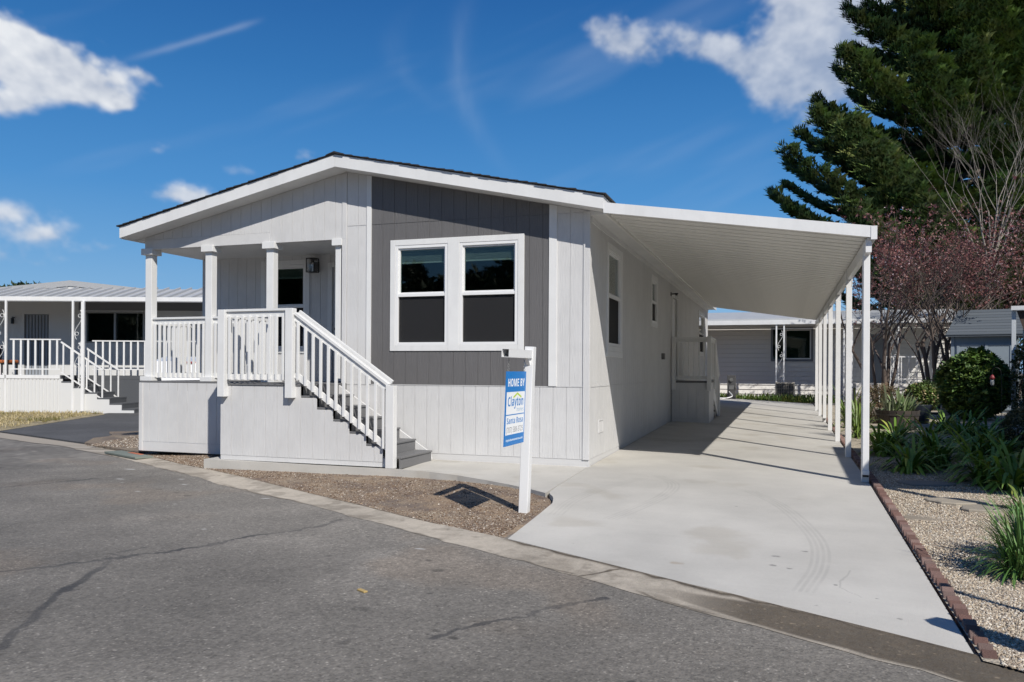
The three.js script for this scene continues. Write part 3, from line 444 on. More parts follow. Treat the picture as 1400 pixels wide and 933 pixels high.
  const ret = mesh('return_wall', wallGeo(-0.0, 1.36, 1.0, 3.49, [], -0.15, 0.1455, [], -Math.PI / 2, [-3.985, 0, -1.5]), M.groove, home);
  siding(ret, 'siding_board', M.siding, 0, 1.36, 1.17, 3.49, { w: -0.004, turn: -Math.PI / 2, at: [-3.985, 0, -1.5] });
  // --- right side wall
  const T = Math.PI / 2, sw1 = [1.30, 2.35, 1.80, 3.355], sw2 = [5.72, 6.42, 2.43, 3.355], sd = [9.0, 9.92, 1.17, 3.25], sw3 = [15.5, 17.35, 2.0, 3.30], H = [sw1, sw2, sd, sw3];
  const side = mesh('side_wall', wallGeo(0.16, 18.8, 0.02, 3.66, H, -0.16, 0.1555, [], T), M.groove, home);
  const gh = H.map(h => [h[0] - 0.09, h[1] + 0.09, h[2] - 0.09, h[3] + 0.09]);
  for (const [va, vb2, w] of [[0.105, seam - 0.006, -0.0038], [seam + 0.006, 3.64, -0.004]]) {
    siding(side, 'siding_board', M.siding, 0.10, 5.784, va, vb2, { turn: T, holes: gh, w });
    siding(side, 'siding_panel', M.siding, 5.784, 18.8, va, vb2, { turn: T, holes: gh, w, pitch: 1.22, gap: 0.006 });
  }
  mesh('drip_edge', place(bx(0.102, 18.8, seam - 0.0055, seam + 0.0045, -0.012, 0.008), T, [0, 0, 0]), M.siding, side);
  mesh('base_trim', place(bx(0.01, 18.8, -0.02, 0.102, -0.1, -0.006), T, [0, 0, 0]), M.siding, side);
  mesh('frieze_board', place(bx(0.01, 18.8, 3.555, 3.638, 0.0, 0.016), T, [0, 0, 0]), M.white, side);
  hung(home, ...sw1, { turn: T, blind: 0.75, mid: 0.52 }); hung(home, ...sw2, { turn: T, blind: 0.4, mid: 0.48 }); hung(home, ...sw3, { turn: T, blind: 0.3 });
  mesh('sill', place(rb(sw1[0] - 0.12, sw1[1] + 0.12, sw1[2] - 0.18, sw1[2] - 0.092, -0.01, 0.021), T, [0, 0, 0]), M.white, home);
  const sdm = mesh('door', place(rb(sd[0] + 0.002, sd[1] - 0.002, 1.175, sd[3] - 0.002, -0.08, -0.035), T, [0, 0, 0]), M.vinyl, home); sdm.userData.label = 'side door under the carport';
  mesh('handle', place(new THREE.SphereGeometry(0.032, 12, 8).translate(9.1, 2.1, 0), T, [0, 0, 0]), M.black, sdm);
  mesh('door_trim', place(merge([rb(sd[0] - 0.09, sd[0], 1.17, sd[3] + 0.09, -0.012, 0.02), rb(sd[1], sd[1] + 0.09, 1.17, sd[3] + 0.09, -0.012, 0.02), rb(sd[0], sd[1], sd[3], sd[3] + 0.09, -0.012, 0.0195)]), T, [0, 0, 0]), M.white, home);
  // foundation vent: a framed louvre in the skirt
  const vent = mesh('foundation_vent', place(merge([...ring(0.66, 0.98, 0.44, 0.64, 0.018, 0.0, 0.009, 0.002), bx(0.678, 0.962, 0.458, 0.622, -0.002, 0.002)]), T, [0, 0, 0]), M.siding, home);
  for (const u of [0.745, 0.82, 0.895]) mesh('louvre', place(bx(u - 0.012, u + 0.012, 0.47, 0.61, 0.0021, 0.006), T, [0, 0, 0]), M.siding, vent);
  mesh('outlet_box', place(rb(7.2, 7.32, 1.66, 1.80, 0, 0.07, 0.006), T, [0, 0, 0]), M.greyPlastic, home);
  // hose bib lamp by the side door
  const lamp = mesh('wall_lamp', place(merge([cyl(0.05, 0.05, 0.02, 0, 0, 0).rotateX(Math.PI / 2).translate(8.72, 3.30, 0.0), bar([8.72, 3.3, 0.02], [8.72, 3.3, 0.13], 0.03), cyl(0.025, 0.05, 0.06, 8.72, 3.26, 0.14)]), T, [0, 0, 0]), M.black, home);
  mesh('shade', place(cyl(0.045, 0.035, 0.10, 8.72, 3.17, 0.14, 14), T, [0, 0, 0]), M.clearGlass, lamp);
  // porch lantern
  const lx = -5.50, ly = 3.17, lz = -1.5;
  const lan = mesh('wall_lantern', [rb(lx - 0.055, lx + 0.055, ly + 0.02, ly + 0.20, lz, lz + 0.02), bx(lx - 0.085, lx + 0.085, ly + 0.235, ly + 0.25, lz + 0.06, lz + 0.23), bx(lx - 0.085, lx + 0.085, ly - 0.012, ly, lz + 0.06, lz + 0.23), bar([lx, ly + 0.24, lz + 0.02], [lx, ly + 0.24, lz + 0.1], 0.03), ...[[-1, 0.065], [1, 0.065], [-1, 0.225], [1, 0.225]].map(q => bx(lx + q[0] * 0.08 - 0.006, lx + q[0] * 0.08 + 0.006, ly, ly + 0.235, lz + q[1] - 0.005, lz + q[1] + 0.005)), cyl(0.02, 0.02, 0.06, lx, ly + 0.17, lz + 0.145)], M.black, home);
  mesh('glass', [bx(lx - 0.078, lx + 0.078, ly + 0.004, ly + 0.23, lz + 0.219, lz + 0.222), bx(lx + 0.075, lx + 0.078, ly + 0.004, ly + 0.23, lz + 0.072, lz + 0.217), bx(lx - 0.078, lx - 0.075, ly + 0.004, ly + 0.23, lz + 0.072, lz + 0.217)], M.clearGlass, lan);
  mesh('bulb', new THREE.SphereGeometry(0.028, 10, 8).translate(lx, ly + 0.13, lz + 0.145), M.vinyl, lan);
  // --- left and rear walls, floor, ceiling, rooms
  mesh('left_wall', bx(XL, XL + 0.15, 0.0, 3.66, ZB, -1.66), M.siding, home);
  mesh('rear_wall', wallGeo(XL, -0.16, 0.0, x => rakeY(x) + 0.06, [], ZB - 0.15, 0.15, [XA]), M.siding, home);
  mesh('floor', [bx(XL + 0.15, -0.16, 1.0, 1.15, ZB, -1.66), bx(-3.98, -0.16, 1.0, 1.1495, -1.66, -0.16)], M.flooring, home);
  mesh('interior_ceiling', [bx(XL + 0.15, -0.16, 3.62, 3.66, ZB, -1.66), bx(-3.98, -0.16, 3.62, 3.6595, -1.66, -0.16)], M.interior, home);
  mesh('partition', [bx(-3.98, -0.16, 1.15, 3.62, -4.4, -4.3), bx(-4.1, -3.985, 1.15, 3.62, -4.3, -1.661), bx(-2.9, -2.8, 1.15, 3.62, -8.4, -4.4), bx(-2.8, -0.16, 1.15, 3.62, -8.4, -8.3), bx(XL + 0.15, -4.1, 1.15, 3.62, -4.6, -4.5)], M.interior, home);
  // --- porch posts with their collars
  for (const x of [-7.98, -6.69, -5.45, -4.16]) {
    const last = x > -4.5, w = last ? 0.05 : 0.068;
    const p = mesh('porch_post', rb(x - w, x + w, 1.24, 3.40, last ? -0.12 : -0.143, last ? -0.02 : -0.007, 0.006), M.white, home);
    mesh('capital', last ? rb(x - 0.09, x + 0.088, 3.39, 3.5, -0.13, 0.03) : rb(x - 0.12, x + 0.12, 3.395, 3.505, -0.195, 0.045), M.white, p);
    if (!last) mesh('base', rb(x - 0.125, x + 0.125, 1.172, 1.25, -0.2, 0.05), M.white, p);
  }
  // --- roof: deck, shingle courses, fascia, soffits
  const ZF = 0.37, EL = XL - 0.21, ER = 0.285, up = 0.19;
  const rf = mesh('roof', [slope(EL, XA, rakeY(EL) + up, rakeY(XA) + up, rakeY(EL) + up + 0.012, rakeY(XA) + up + 0.012, ZB - 0.3, ZF + 0.012), slope(XA, ER, rakeY(XA) + up, rakeY(ER) + up, rakeY(XA) + up + 0.012, rakeY(ER) + up + 0.012, ZB - 0.3, ZF + 0.012)], M.shingle, home);
  const r = rng(3), nC = 30;
  for (const s of [-1, 1]) for (let i = 0; i < nC; i++) {
    const span = s < 0 ? XA - EL + 0.02 : ER - XA + 0.02, d0 = span * i / nC, d1 = span * (i + 1) / nC + 0.02, e = 0.012 + r() * 0.012, f = ZF + 0.02 + r() * 0.02;
    const x0 = XA + s * d0, x1 = XA + s * d1, y0 = rakeY(XA) - SL * d0 + up + 0.0125, y1 = rakeY(XA) - SL * d1 + up + 0.0125;
    mesh('shingle_course', s > 0 ? slope(x0, x1, y0, y1, y0 + 0.007, y1 + e, ZB - 0.32, f) : slope(x1, x0, y1, y0, y1 + e, y0 + 0.007, ZB - 0.32, f), M.shingle, rf);
  }
  mesh('ridge_cap', [slope(XA - 0.14, XA, rakeY(XA - 0.14) + up + 0.024, rakeY(XA) + up + 0.026, rakeY(XA - 0.14) + up + 0.034, rakeY(XA) + up + 0.046, ZB - 0.32, ZF + 0.03), slope(XA, XA + 0.14, rakeY(XA) + up + 0.026, rakeY(XA + 0.14) + up + 0.024, rakeY(XA) + up + 0.046, rakeY(XA + 0.14) + up + 0.034, ZB - 0.32, ZF + 0.03)], M.shingle, rf);
  mesh('fascia', slope(EL, XA - 0.0015, rakeY(EL), rakeY(XA), rakeY(EL) + up - 0.002, rakeY(XA) + up - 0.002, ZF - 0.022, ZF), M.white, rf);
  mesh('fascia', slope(XA + 0.0015, ER, rakeY(XA), rakeY(ER), rakeY(XA) + up - 0.002, rakeY(ER) + up - 0.002, ZF - 0.022, ZF), M.white, rf);
  mesh('fascia', bx(ER - 0.022, ER - 0.001, rakeY(ER) - 0.012, rakeY(ER) + up - 0.01, ZB - 0.28, ZF - 0.024), M.white, rf);
  mesh('fascia', bx(EL + 0.001, EL + 0.022, rakeY(EL) - 0.012, rakeY(EL) + up - 0.01, ZB - 0.28, ZF - 0.024), M.white, rf);
  for (let k = 0; k < 12; k++) { const a0 = lerp(EL + 0.024, XA, k / 12), b0 = lerp(EL + 0.024, XA, (k + 1) / 12) - 0.004; mesh('soffit_panel', slope(a0, b0, rakeY(a0) + 0.004, rakeY(b0) + 0.004, rakeY(a0) + 0.016, rakeY(b0) + 0.016, 0.001, ZF - 0.023), M.soffit, rf); const c0 = lerp(XA, ER - 0.024, k / 12) + 0.002, d0 = lerp(XA, ER - 0.024, (k + 1) / 12) - 0.002; mesh('soffit_panel', slope(c0, d0, rakeY(c0) + 0.004, rakeY(d0) + 0.004, rakeY(c0) + 0.016, rakeY(d0) + 0.016, 0.001, ZF - 0.023), M.soffit, rf); }
  mesh('eave_return', slope(0.001, ER - 0.024, 3.641, 3.641, rakeY(0.001) + 0.003, rakeY(ER - 0.024) + 0.003, -0.03, -0.0005), M.white, rf); mesh('eave_return', slope(EL + 0.024, XL - 0.001, 3.641, 3.641, rakeY(EL + 0.024) + 0.003, rakeY(XL) + 0.003, -0.03, -0.0005), M.white, rf);
  mesh('eave_soffit', [bx(0.001, ER - 0.023, 3.640, 3.652, ZB, -0.031), bx(EL + 0.023, XL - 0.001, 3.640, 3.652, ZB, -0.031)], M.soffit, rf);
}

// ------------------------------------------------------------------ front porch deck with its stairs and railings
function railing(parent, a, b, h0, h1, { n, cap = true, low = 0.10, post = null } = {}) { // from a to b ([x,y,z] at walking level); balusters between top and bottom rail
  const A = new THREE.Vector3(...a), Bv = new THREE.Vector3(...b), up = h => [[a[0], a[1] + h, a[2]], [b[0], b[1] + h, b[2]]];
  const rails = [bar(...up(h1 - 0.075), 0.036, 0.088), bar(...up(low), 0.036, 0.088)]; if (cap) rails.push(bar(...up(h1 - 0.013), 0.095, 0.034));
  const rl = mesh('railing', rails, M.white, parent);
  for (let i = 0; i < n; i++) { const t = (i + 0.5) / n, p = A.clone().lerp(Bv, t), sl = (b[1] - a[1]); mesh('baluster', rb(p.x - 0.018, p.x + 0.018, p.y + low - 0.04, p.y + h1 - 0.1, p.z + 0.0185, p.z + 0.054, 0.003), M.white, rl); }
  return rl;
}
{
  const deck = thing('porch_deck', 'grey skirted front porch deck with white railings and side stairs', 'porch');
  const D = 1.17, X0 = XL + 0.02, X1 = -3.99, LX0 = -5.45, LX1 = -4.05, LZ = 1.2;
  // decking
  const fl = mesh('deck_floor', [bx(X0, X1 - 0.02, D - 0.16, D - 0.026, -1.48, 0.11), bx(LX0, LX1, D - 0.16, D - 0.0262, 0.1105, LZ - 0.02)], M.deckGrey, deck);
  for (let k = 0; k < 11; k++) mesh('deck_board', rb(X0 - 0.01, X1 - 0.02, D - 0.025, D, -1.48 + k * 0.145, -1.48 + k * 0.145 + 0.139), M.deckGrey, fl);
  for (let k = 0; k < 7; k++) mesh('deck_board', rb(LX0 - 0.01, LX1 + 0.02, D - 0.025, D, 0.13 + k * 0.156, 0.13 + k * 0.156 + 0.15), M.deckGrey, fl);
  // skirts
  const sk = mesh('skirt', wallGeo(X0, LX0, -0.06, D - 0.028, [], 0.06, 0.0495), M.groove, deck);
  siding(sk, 'siding_board', M.siding, X0, LX0, 0.115, D - 0.03, { w: 0.11 });
  mesh('skirt_trim', bx(X0, LX0, -0.05, 0.108, 0.11, 0.122), M.siding, sk);
  mesh('corner_board', rb(X0 - 0.014, X0 + 0.06, -0.05, D - 0.03, 0.1175, 0.133), M.siding, sk);
  mesh('skirt', bx(X0 - 0.012, X0 + 0.03, -0.06, D - 0.028, -1.45, 0.105), M.siding, deck);
  mesh('skirt', bx(LX0 - 0.012, LX0 + 0.03, 0.0, D - 0.028, 0.115, LZ - 0.02), M.siding, deck);
  // stairs
  const rise = D / 7, run = 0.27, sx = k => LX1 + 0.02 + k * run; // k-th riser face
  const stepTop = x => { const k = Math.ceil((x - sx(0)) / run); return k <= 0 ? D - 0.03 : D - k * rise - 0.03; };
  const cuts = []; for (let k = 0; k < 7; k++) cuts.push(sx(k));
  const SX1 = sx(6) - 0.24;
  const ssk = mesh('stair_skirt', wallGeo(LX0, sx(5), 0.02, x => Math.max(stepTop(x) - 0.002, 0.05), [], LZ - 0.06, 0.0555, cuts), M.groove, deck);
  siding(ssk, 'siding_board', M.siding, LX0, sx(5), 0.085, stepTop, { w: LZ - 0.004, cuts });
  mesh('skirt_trim', bx(LX0 + 0.005, SX1 - 0.02, 0.014, 0.078, LZ - 0.03, LZ - 0.004), M.siding, ssk);
  mesh('skirt_trim', bx(sx(5) + 0.002, sx(6) - 0.12, 0.014, rise - 0.03, LZ - 0.03, LZ - 0.003), M.siding, ssk);
  for (let k = 1; k <= 6; k++) {
    const y = D - k * rise, x0 = sx(k - 1), x1 = sx(k);
    const st = mesh('step', rb(x0 - 0.002, x1 + 0.018, y - 0.026, y, 0.16, LZ - 0.002), M.deckGrey, deck);
    mesh('riser', bx(x1 - 0.018, x1, y - rise + 0.001, y - 0.027, 0.16, LZ - 0.004), M.deckGrey, st);
  }
  mesh('riser', bx(sx(0) - 0.018, sx(0), D - rise, D - 0.027, 0.16, LZ - 0.004), M.deckGrey, deck);
  mesh('stringer', hexa([[sx(0), D - rise - 0.03, 0.155], [sx(6), 0.03, 0.155], [sx(6) - 0.02, 0.13, 0.155], [sx(0), D - 0.03, 0.155], [sx(0), D - rise - 0.03, 0.115], [sx(6), 0.03, 0.115], [sx(6) - 0.02, 0.13, 0.115], [sx(0), D - 0.03, 0.115]]), M.siding, deck);
  // railings
  const zr = -0.075;
  railing(deck, [-7.91, D, zr], [-6.76, D, zr], 0, 1.115, { n: 11 });
  railing(deck, [-6.62, D, zr], [-5.52, D, zr], 0, 1.115, { n: 10 });
  railing(deck, [-7.98, D, -0.16], [-7.98, D, -1.46], 0, 1.115, { n: 12 });
  const np = (x, z, y0, y1) => mesh('newel_post', rb(x - 0.062, x + 0.062, y0, y1, z - 0.05, z + 0.062, 0.005), M.white, deck);
  np(LX0 + 0.075, LZ + 0.04, D - 0.2, D + 1.115); np(LX1 - 0.13, LZ + 0.04, D - 0.2, D + 1.115);
  railing(deck, [LX0 + 0.14, D, LZ + 0.02], [LX1 - 0.19, D, LZ + 0.02], 0, 1.115, { n: 9 });
  railing(deck, [LX0 + 0.06, D, LZ - 0.02], [LX0 + 0.06, D, 0.12], 0, 1.115, { n: 10 });
  // stair handrails, front and house side
  {
    const z = LZ + 0.02, xa = LX1 - 0.06, xb = sx(6) - 0.12, ya = D + 0.115, yb = rise * 1.5;
    railing(deck, [xa, ya, z], [xb - 0.05, yb, z], 0, 0.94, { n: 12, low: 0.03 });
    np(xb, z + 0.02, 0.012, yb + 0.92);
    const gr = mesh('grab_rail', bar([xa - 0.02, ya + 0.95, z - 0.115], [xb - 0.06, yb + 0.955, z - 0.115], 0.036, 0.07), M.white, deck);
    for (const t of [0.1, 0.42, 0.8]) mesh('bracket', bar([lerp(xa, xb, t), lerp(ya, yb, t) + 0.89, z - 0.105], [lerp(xa, xb, t), lerp(ya, yb, t) + 0.89, z - 0.02], 0.02), M.white, gr);
  }
}

// ------------------------------------------------------------------ carport
{
  const cp = thing('carport', 'long white aluminium carport awning on square posts over the concrete drive', 'carport');
  const XI = 0.29, XO = 3.76, ZF = 0.36, ZE = -17.3, yi = 3.615, yo = 3.10, sl = (yo - yi) / (XO - XI), py = x => yi + sl * (x - XI);
  // pressed roof pans, each with an upstanding rib
  const roof = mesh('pan_rail', [bx(XI - 0.004, XI + 0.03, yi - 0.035, yi + 0.1, ZE, ZF - 0.01)], M.pan, cp);
  const L = Math.hypot(XO - XI - 0.05, (XO - XI - 0.05) * sl), pw = 0.305;
  const prof = [[0, 0], [0.05, 0], [0.055, 0.010], [0.062, 0.010], [0.067, 0], [0.145, 0], [0.150, 0.010], [0.157, 0.010], [0.162, 0], [0.24, 0], [0.252, 0.055], [0.292, 0.055], [0.303, 0]];
  const sh = new THREE.Shape(); prof.forEach((p, i) => (i ? sh.lineTo(p[0], p[1]) : sh.moveTo(p[0], p[1]))); for (let i = prof.length - 1; i >= 0; i--) sh.lineTo(prof[i][0], prof[i][1] + 0.004);
  const pan = new THREE.ExtrudeGeometry(sh, { depth: L, bevelEnabled: false }); // extrude along z -> lay along x
  pan.rotateY(Math.PI / 2); pan.rotateZ(Math.atan(sl)); const panGeo = uvm(pan);
  for (let z = ZF - 0.02; z > ZE + 0.2; z -= pw) { const o = mesh('roof_pan', panGeo, M.pan, cp); o.position.set(XI + 0.032, yi + 0.005, z); }
  // front and side fascia, beam
  mesh('front_fascia', slope(XI - 0.006, XO, py(XI) - 0.02, py(XO) - 0.02, py(XI) + 0.125, py(XO) + 0.125, ZF - 0.016, ZF + 0.006), M.alum, cp);
  mesh('side_fascia', [bx(XO - 0.014, XO + 0.004, yo - 0.03, yo + 0.122, ZE, ZF - 0.017), bx(XO - 0.10, XO - 0.015, yo - 0.028, yo - 0.018, ZE, ZF - 0.018)], M.alum, cp);
  mesh('corner_cap', bx(XO - 0.06, XO + 0.012, yo - 0.04, yo + 0.13, ZF + 0.0065, ZF + 0.012), M.alum, cp);
  mesh('beam', bx(3.645, 3.715, yo - 0.19, yo - 0.03, ZE + 0.1, ZF - 0.05), M.alum, cp);
  const zs = [-0.02, -2.95, -5.75, -8.55, -11.35, -14.1, -16.85];
  zs.forEach((z, i) => {
    const y0 = slabY(3.68, z), p = mesh('post', rb(3.635, 3.725, y0, yo - 0.191, z - 0.045, z + 0.045, 0.006), M.alum, cp);
    if (i) mesh('bracket', [bx(3.63, 3.643, yo - 0.30, yo - 0.04, z - 0.05, z + 0.05), bx(3.7155, 3.729, yo - 0.30, yo - 0.04, z - 0.05, z + 0.05)], M.alum, p);
    if (i === 0 || i === 4) { const q = mesh('downspout', [rb(3.64, 3.72, y0 + 0.15, yo - 0.02, z + 0.0455, z + 0.10, 0.008), rb(3.637, 3.723, y0 + 0.10, y0 + 0.16, z + 0.05, z + 0.12, 0.008)], M.alum, p); mesh('spout_mouth', bx(3.645, 3.715, y0 + 0.075, y0 + 0.099, z + 0.055, z + 0.118), M.black, q); }
  });
}
// side landing under the carport
{
  const ld = thing('side_landing', 'small grey landing with white railing by the side door under the carport', 'landing');
  const Z0 = -8.85, Z1 = -10.2, X1 = 0.93, D = 1.13, g0 = slabY(0.5, Z0);
  const body = mesh('skirt', [bx(0.02, X1 - 0.014, g0 - 0.05, D - 0.03, Z1, Z0 - 0.014)], M.groove, ld);
  siding(body, 'siding_board', M.siding, 0.02, X1, g0 + 0.09, D - 0.03, { at: [0, 0, Z0 - 0.0135], t: 0.0132 });
  mesh('skirt_trim', bx(0.02, X1 + 0.003, g0 - 0.04, g0 + 0.085, Z0 - 0.0135, Z0 + 0.003), M.siding, body);
  siding(body, 'siding_board', M.siding, 0.0, 1.33, g0 - 0.02, D - 0.03, { turn: Math.PI / 2, at: [X1 - 0.0135, 0, Z0 - 0.014], t: 0.0132 });
  const fl = mesh('deck_floor', bx(0.02, X1, D - 0.028, D - 0.012, Z1, Z0), M.deckGrey, ld);
  for (let k = 0; k < 6; k++) mesh('deck_board', rb(0.03 + k * 0.152, 0.03 + k * 0.152 + 0.146, D - 0.0118, D + 0.012, Z1, Z0 + 0.008), M.deckGrey, fl);
  const rise = (D - slabY(0.9, -11.3)) / 6;
  for (let k = 1; k <= 5; k++) mesh('step', rb(0.05, X1 - 0.03, D - k * rise - 0.03, D - k * rise, Z1 - k * 0.27, Z1 - (k - 1) * 0.27), M.deckGrey, ld);
  mesh('stringer', hexa([[X1 - 0.028, D - 0.45, Z1], [X1, D - 0.45, Z1], [X1, D, Z1], [X1 - 0.028, D, Z1], [X1 - 0.028, g0 - 0.05, Z1 - 1.5], [X1, g0 - 0.05, Z1 - 1.5], [X1, g0 + 0.13, Z1 - 1.5], [X1 - 0.028, g0 + 0.13, Z1 - 1.5]]), M.white, ld);
  const np = (x, z, y0, y1) => mesh('newel_post', rb(x - 0.05, x + 0.05, y0, y1, z - 0.05, z + 0.05, 0.005), M.white, ld);
  np(0.07, Z0 + 0.03, D - 0.2, D + 1.1); np(X1 + 0.0, Z0 + 0.03, D - 0.22, D + 1.12); np(X1, Z1 - 1.4, g0, g0 + 1.0); np(X1, Z1, D - 0.2, D + 1.1);
  railing(ld, [0.12, D, Z0 + 0.01], [X1 - 0.05, D, Z0 + 0.01], 0, 1.1, { n: 6 });
  railing(ld, [X1, D, Z0 - 0.04], [X1, D, Z1 + 0.05], 0, 1.1, { n: 10 });
  railing(ld, [X1, D, Z1 - 0.05], [X1, g0 + 0.12, Z1 - 1.36], 0, 1.02, { n: 9 });
}

// ------------------------------------------------------------------ hanging yard sign on a white post
{
  const s = thing('yard_sign', 'white sign post in the dirt bed with a blue and white hanging panel', 'sign', [0.04, -0.15, 3.12], 0);
  s.rotation.set(0, 0, -0.035);
  const a = -0.012, R = g => g.rotateY(a); // arm runs along +z turned by a
  mesh('post', R(rb(-0.05, 0.05, -0.12, 1.80, -0.05, 0.05, 0.006)), M.vinyl, s);
  const arm = mesh('arm', R(merge([bx(-0.04, 0.04, 1.675, 1.68, 0.0505, 0.78), bx(-0.04, 0.04, 1.755, 1.76, 0.0505, 0.78), bx(0.035, 0.04, 1.6805, 1.7545, 0.0505, 0.78), bx(-0.04, -0.035, 1.6805, 1.7545, 0.0505, 0.78)])), M.vinyl, s);
  mesh('brace', R(hexa([[-0.02, 1.60, 0.052], [0.02, 1.60, 0.052], [0.02, 1.6745, 0.13], [-0.02, 1.6745, 0.13], [-0.02, 1.60, 0.0505], [0.02, 1.60, 0.0505], [0.02, 1.6745, 0.0505], [-0.02, 1.6745, 0.0505]])), M.vinyl, s);
  for (const z of [0.18, 0.67]) { const ch = []; for (let k = 0; k < 8; k++) { const t = new THREE.TorusGeometry(0.011, 0.002, 5, 10); if (k % 2) t.rotateY(Math.PI / 2); t.translate(0, 1.662 - k * 0.018, z); ch.push(t); } mesh('chain', R(merge(ch)), M.steel, s); }
  const c = document.createElement('canvas'); c.width = 700; c.height = 860; const x = c.getContext('2d'); x.scale(700 / 512, 1);
  const blue = '#0f78c4';
  x.fillStyle = blue; x.fillRect(0, 0, 512, 860); x.fillStyle = '#eef0f1'; x.fillRect(18, 236, 476, 262); x.fillRect(18, 510, 476, 226);
  x.textAlign = 'center'; x.textBaseline = 'alphabetic';
  const word = (t, size, y, w, col, weight = 'bold', cx = 256) => { x.fillStyle = col; x.font = `${weight} ${size}px sans-serif`; const m = x.measureText(t).width; x.save(); x.translate(cx, y); x.scale(w / m, 1); x.fillText(t, 0, 0); x.restore(); };
  word('HOME BY', 128, 172, 440, '#f4f6f7'); word('Clayton', 150, 402, 420, blue); word('homes', 66, 470, 190, '#7fa9cf', 'normal', 380);
  x.strokeStyle = '#b3cf2a'; x.lineWidth = 22; x.beginPath(); x.moveTo(190, 304); x.lineTo(292, 256); x.lineTo(400, 304); x.stroke();
  word('Santa Rosa', 96, 608, 430, blue); word('(707) 588-3725', 88, 712, 440, '#5d5f66', 'normal'); word('claytonhomessantarosa.com', 38, 812, 440, '#f2f6f9');
  const t = new THREE.CanvasTexture(c); t.colorSpace = THREE.SRGBColorSpace;
  const board = mesh('panel', R(bx(-0.0035, 0.0035, 0.785, 1.535, 0.12, 0.73)), mat([0.02, 0.19, 0.53], 0.35), s);
  const f = new THREE.PlaneGeometry(0.602, 0.742); f.rotateY(Math.PI / 2); f.translate(0.0045, 1.16, 0.425); mesh('print', R(f), new THREE.MeshStandardMaterial({ map: t, roughness: 0.35 }), board);
  const f2 = new THREE.PlaneGeometry(0.602, 0.742); f2.rotateY(-Math.PI / 2); f2.translate(-0.0045, 1.16, 0.425); mesh('print', R(f2), new THREE.MeshStandardMaterial({ map: t, roughness: 0.35 }), board);
}
// steel plate and utility lid at the corner of the porch
{
  const u = thing('utility_cover', 'flat grey green utility lid with an orange edge in the dirt by the porch corner', 'lid', [-8.1, -0.121, 0.26], -0.42);
  mesh('lid', rb(-0.8, 0.55, -0.02, 0.012, -0.16, 0.14, 0.004), mat([0.17, 0.19, 0.16], 0.8), u);
  mesh('marking', bx(-0.3, 0.2, 0.0125, 0.016, -0.15, -0.07), mat([0.45, 0.13, 0.06], 0.8), u);
}
// a bit of yellowed wood on the road
solo('wood_scrap', rb(-0.045, 0.045, 0, 0.012, -0.016, 0.016, 0.003).rotateY(-0.5).translate(-0.1, roadY(0) + 0.005, 6.35), mat([0.42, 0.30, 0.12], 0.9), 'small yellow scrap of wood lying on the asphalt', 'scrap');

// ------------------------------------------------------------------ brick edging along the drive
{
  const e = thing('brick_edging', 'row of tilted red bricks set on edge along the concrete drive', 'edging');
  const r = rng(21), g = new RoundedBoxGeometry(0.078, 0.055, 0.18, 1, 0.006), bm = [[0.19, 0.105, 0.085], [0.215, 0.13, 0.11], [0.155, 0.088, 0.072], [0.25, 0.165, 0.14], [0.20, 0.135, 0.115]].map(c => mat(c, 0.9, { bumpMap: fineBump, bumpScale: 0.003 }));
  let z = 6.2; for (let k = 0; k < 180; k++) { const o = mesh('brick', g, bm[Math.floor(r() * 5)], e); o.position.set(3.787 + (r() - 0.5) * 0.012, slabY(3.72, z) - 0.026 + (r() - 0.5) * 0.008, z); o.rotation.set(0.66 + (r() - 0.5) * 0.12, (r() - 0.5) * 0.08, 0); z -= 0.104; }
}
// stepping stones
[[4.43, -0.2, 0.30, 0.2, 'round grey stepping stone in the shaded gravel'], [4.55, 1.08, 0.27, 0.1, 'pale oblong stepping stone at the edge of the shade'], [4.78, 1.42, 0.26, 0.5, 'flat stepping stone beside the pale oblong one'], [5.02, 1.98, 0.3, 0.3, 'stepping stone next to the fine grass clump'], [4.08, 2.16, 0.2, 0, 'small sunken stepping stone nearest the brick edging']].forEach(([x, z, s, t, label], i) => {
  const r = rng(40 + i), pts = []; for (let k = 0; k < 14; k++) { const a = k / 14 * TAU, q = s * (0.85 + 0.3 * r()); pts.push(new THREE.Vector2(Math.cos(a) * q * 1.15, Math.sin(a) * q * 0.7)); }
  const g = new THREE.ExtrudeGeometry(new THREE.Shape(pts), { depth: 0.03, bevelEnabled: true, bevelSize: 0.012, bevelThickness: 0.01, bevelSegments: 1 }); g.rotateX(-Math.PI / 2); g.rotateY(t); g.translate(x, gardenY(x, z) + (i === 4 ? -0.028 : -0.012), z);
  solo('stepping_stone', uvm(g), mat([[0.20, 0.20, 0.19], [0.34, 0.30, 0.24], [0.30, 0.265, 0.215], [0.29, 0.25, 0.20], [0.27, 0.23, 0.18]][i], 0.9, { bumpMap: fineBump, bumpScale: 0.004 }), label, 'stone', 'stepping stones in the gravel');
});

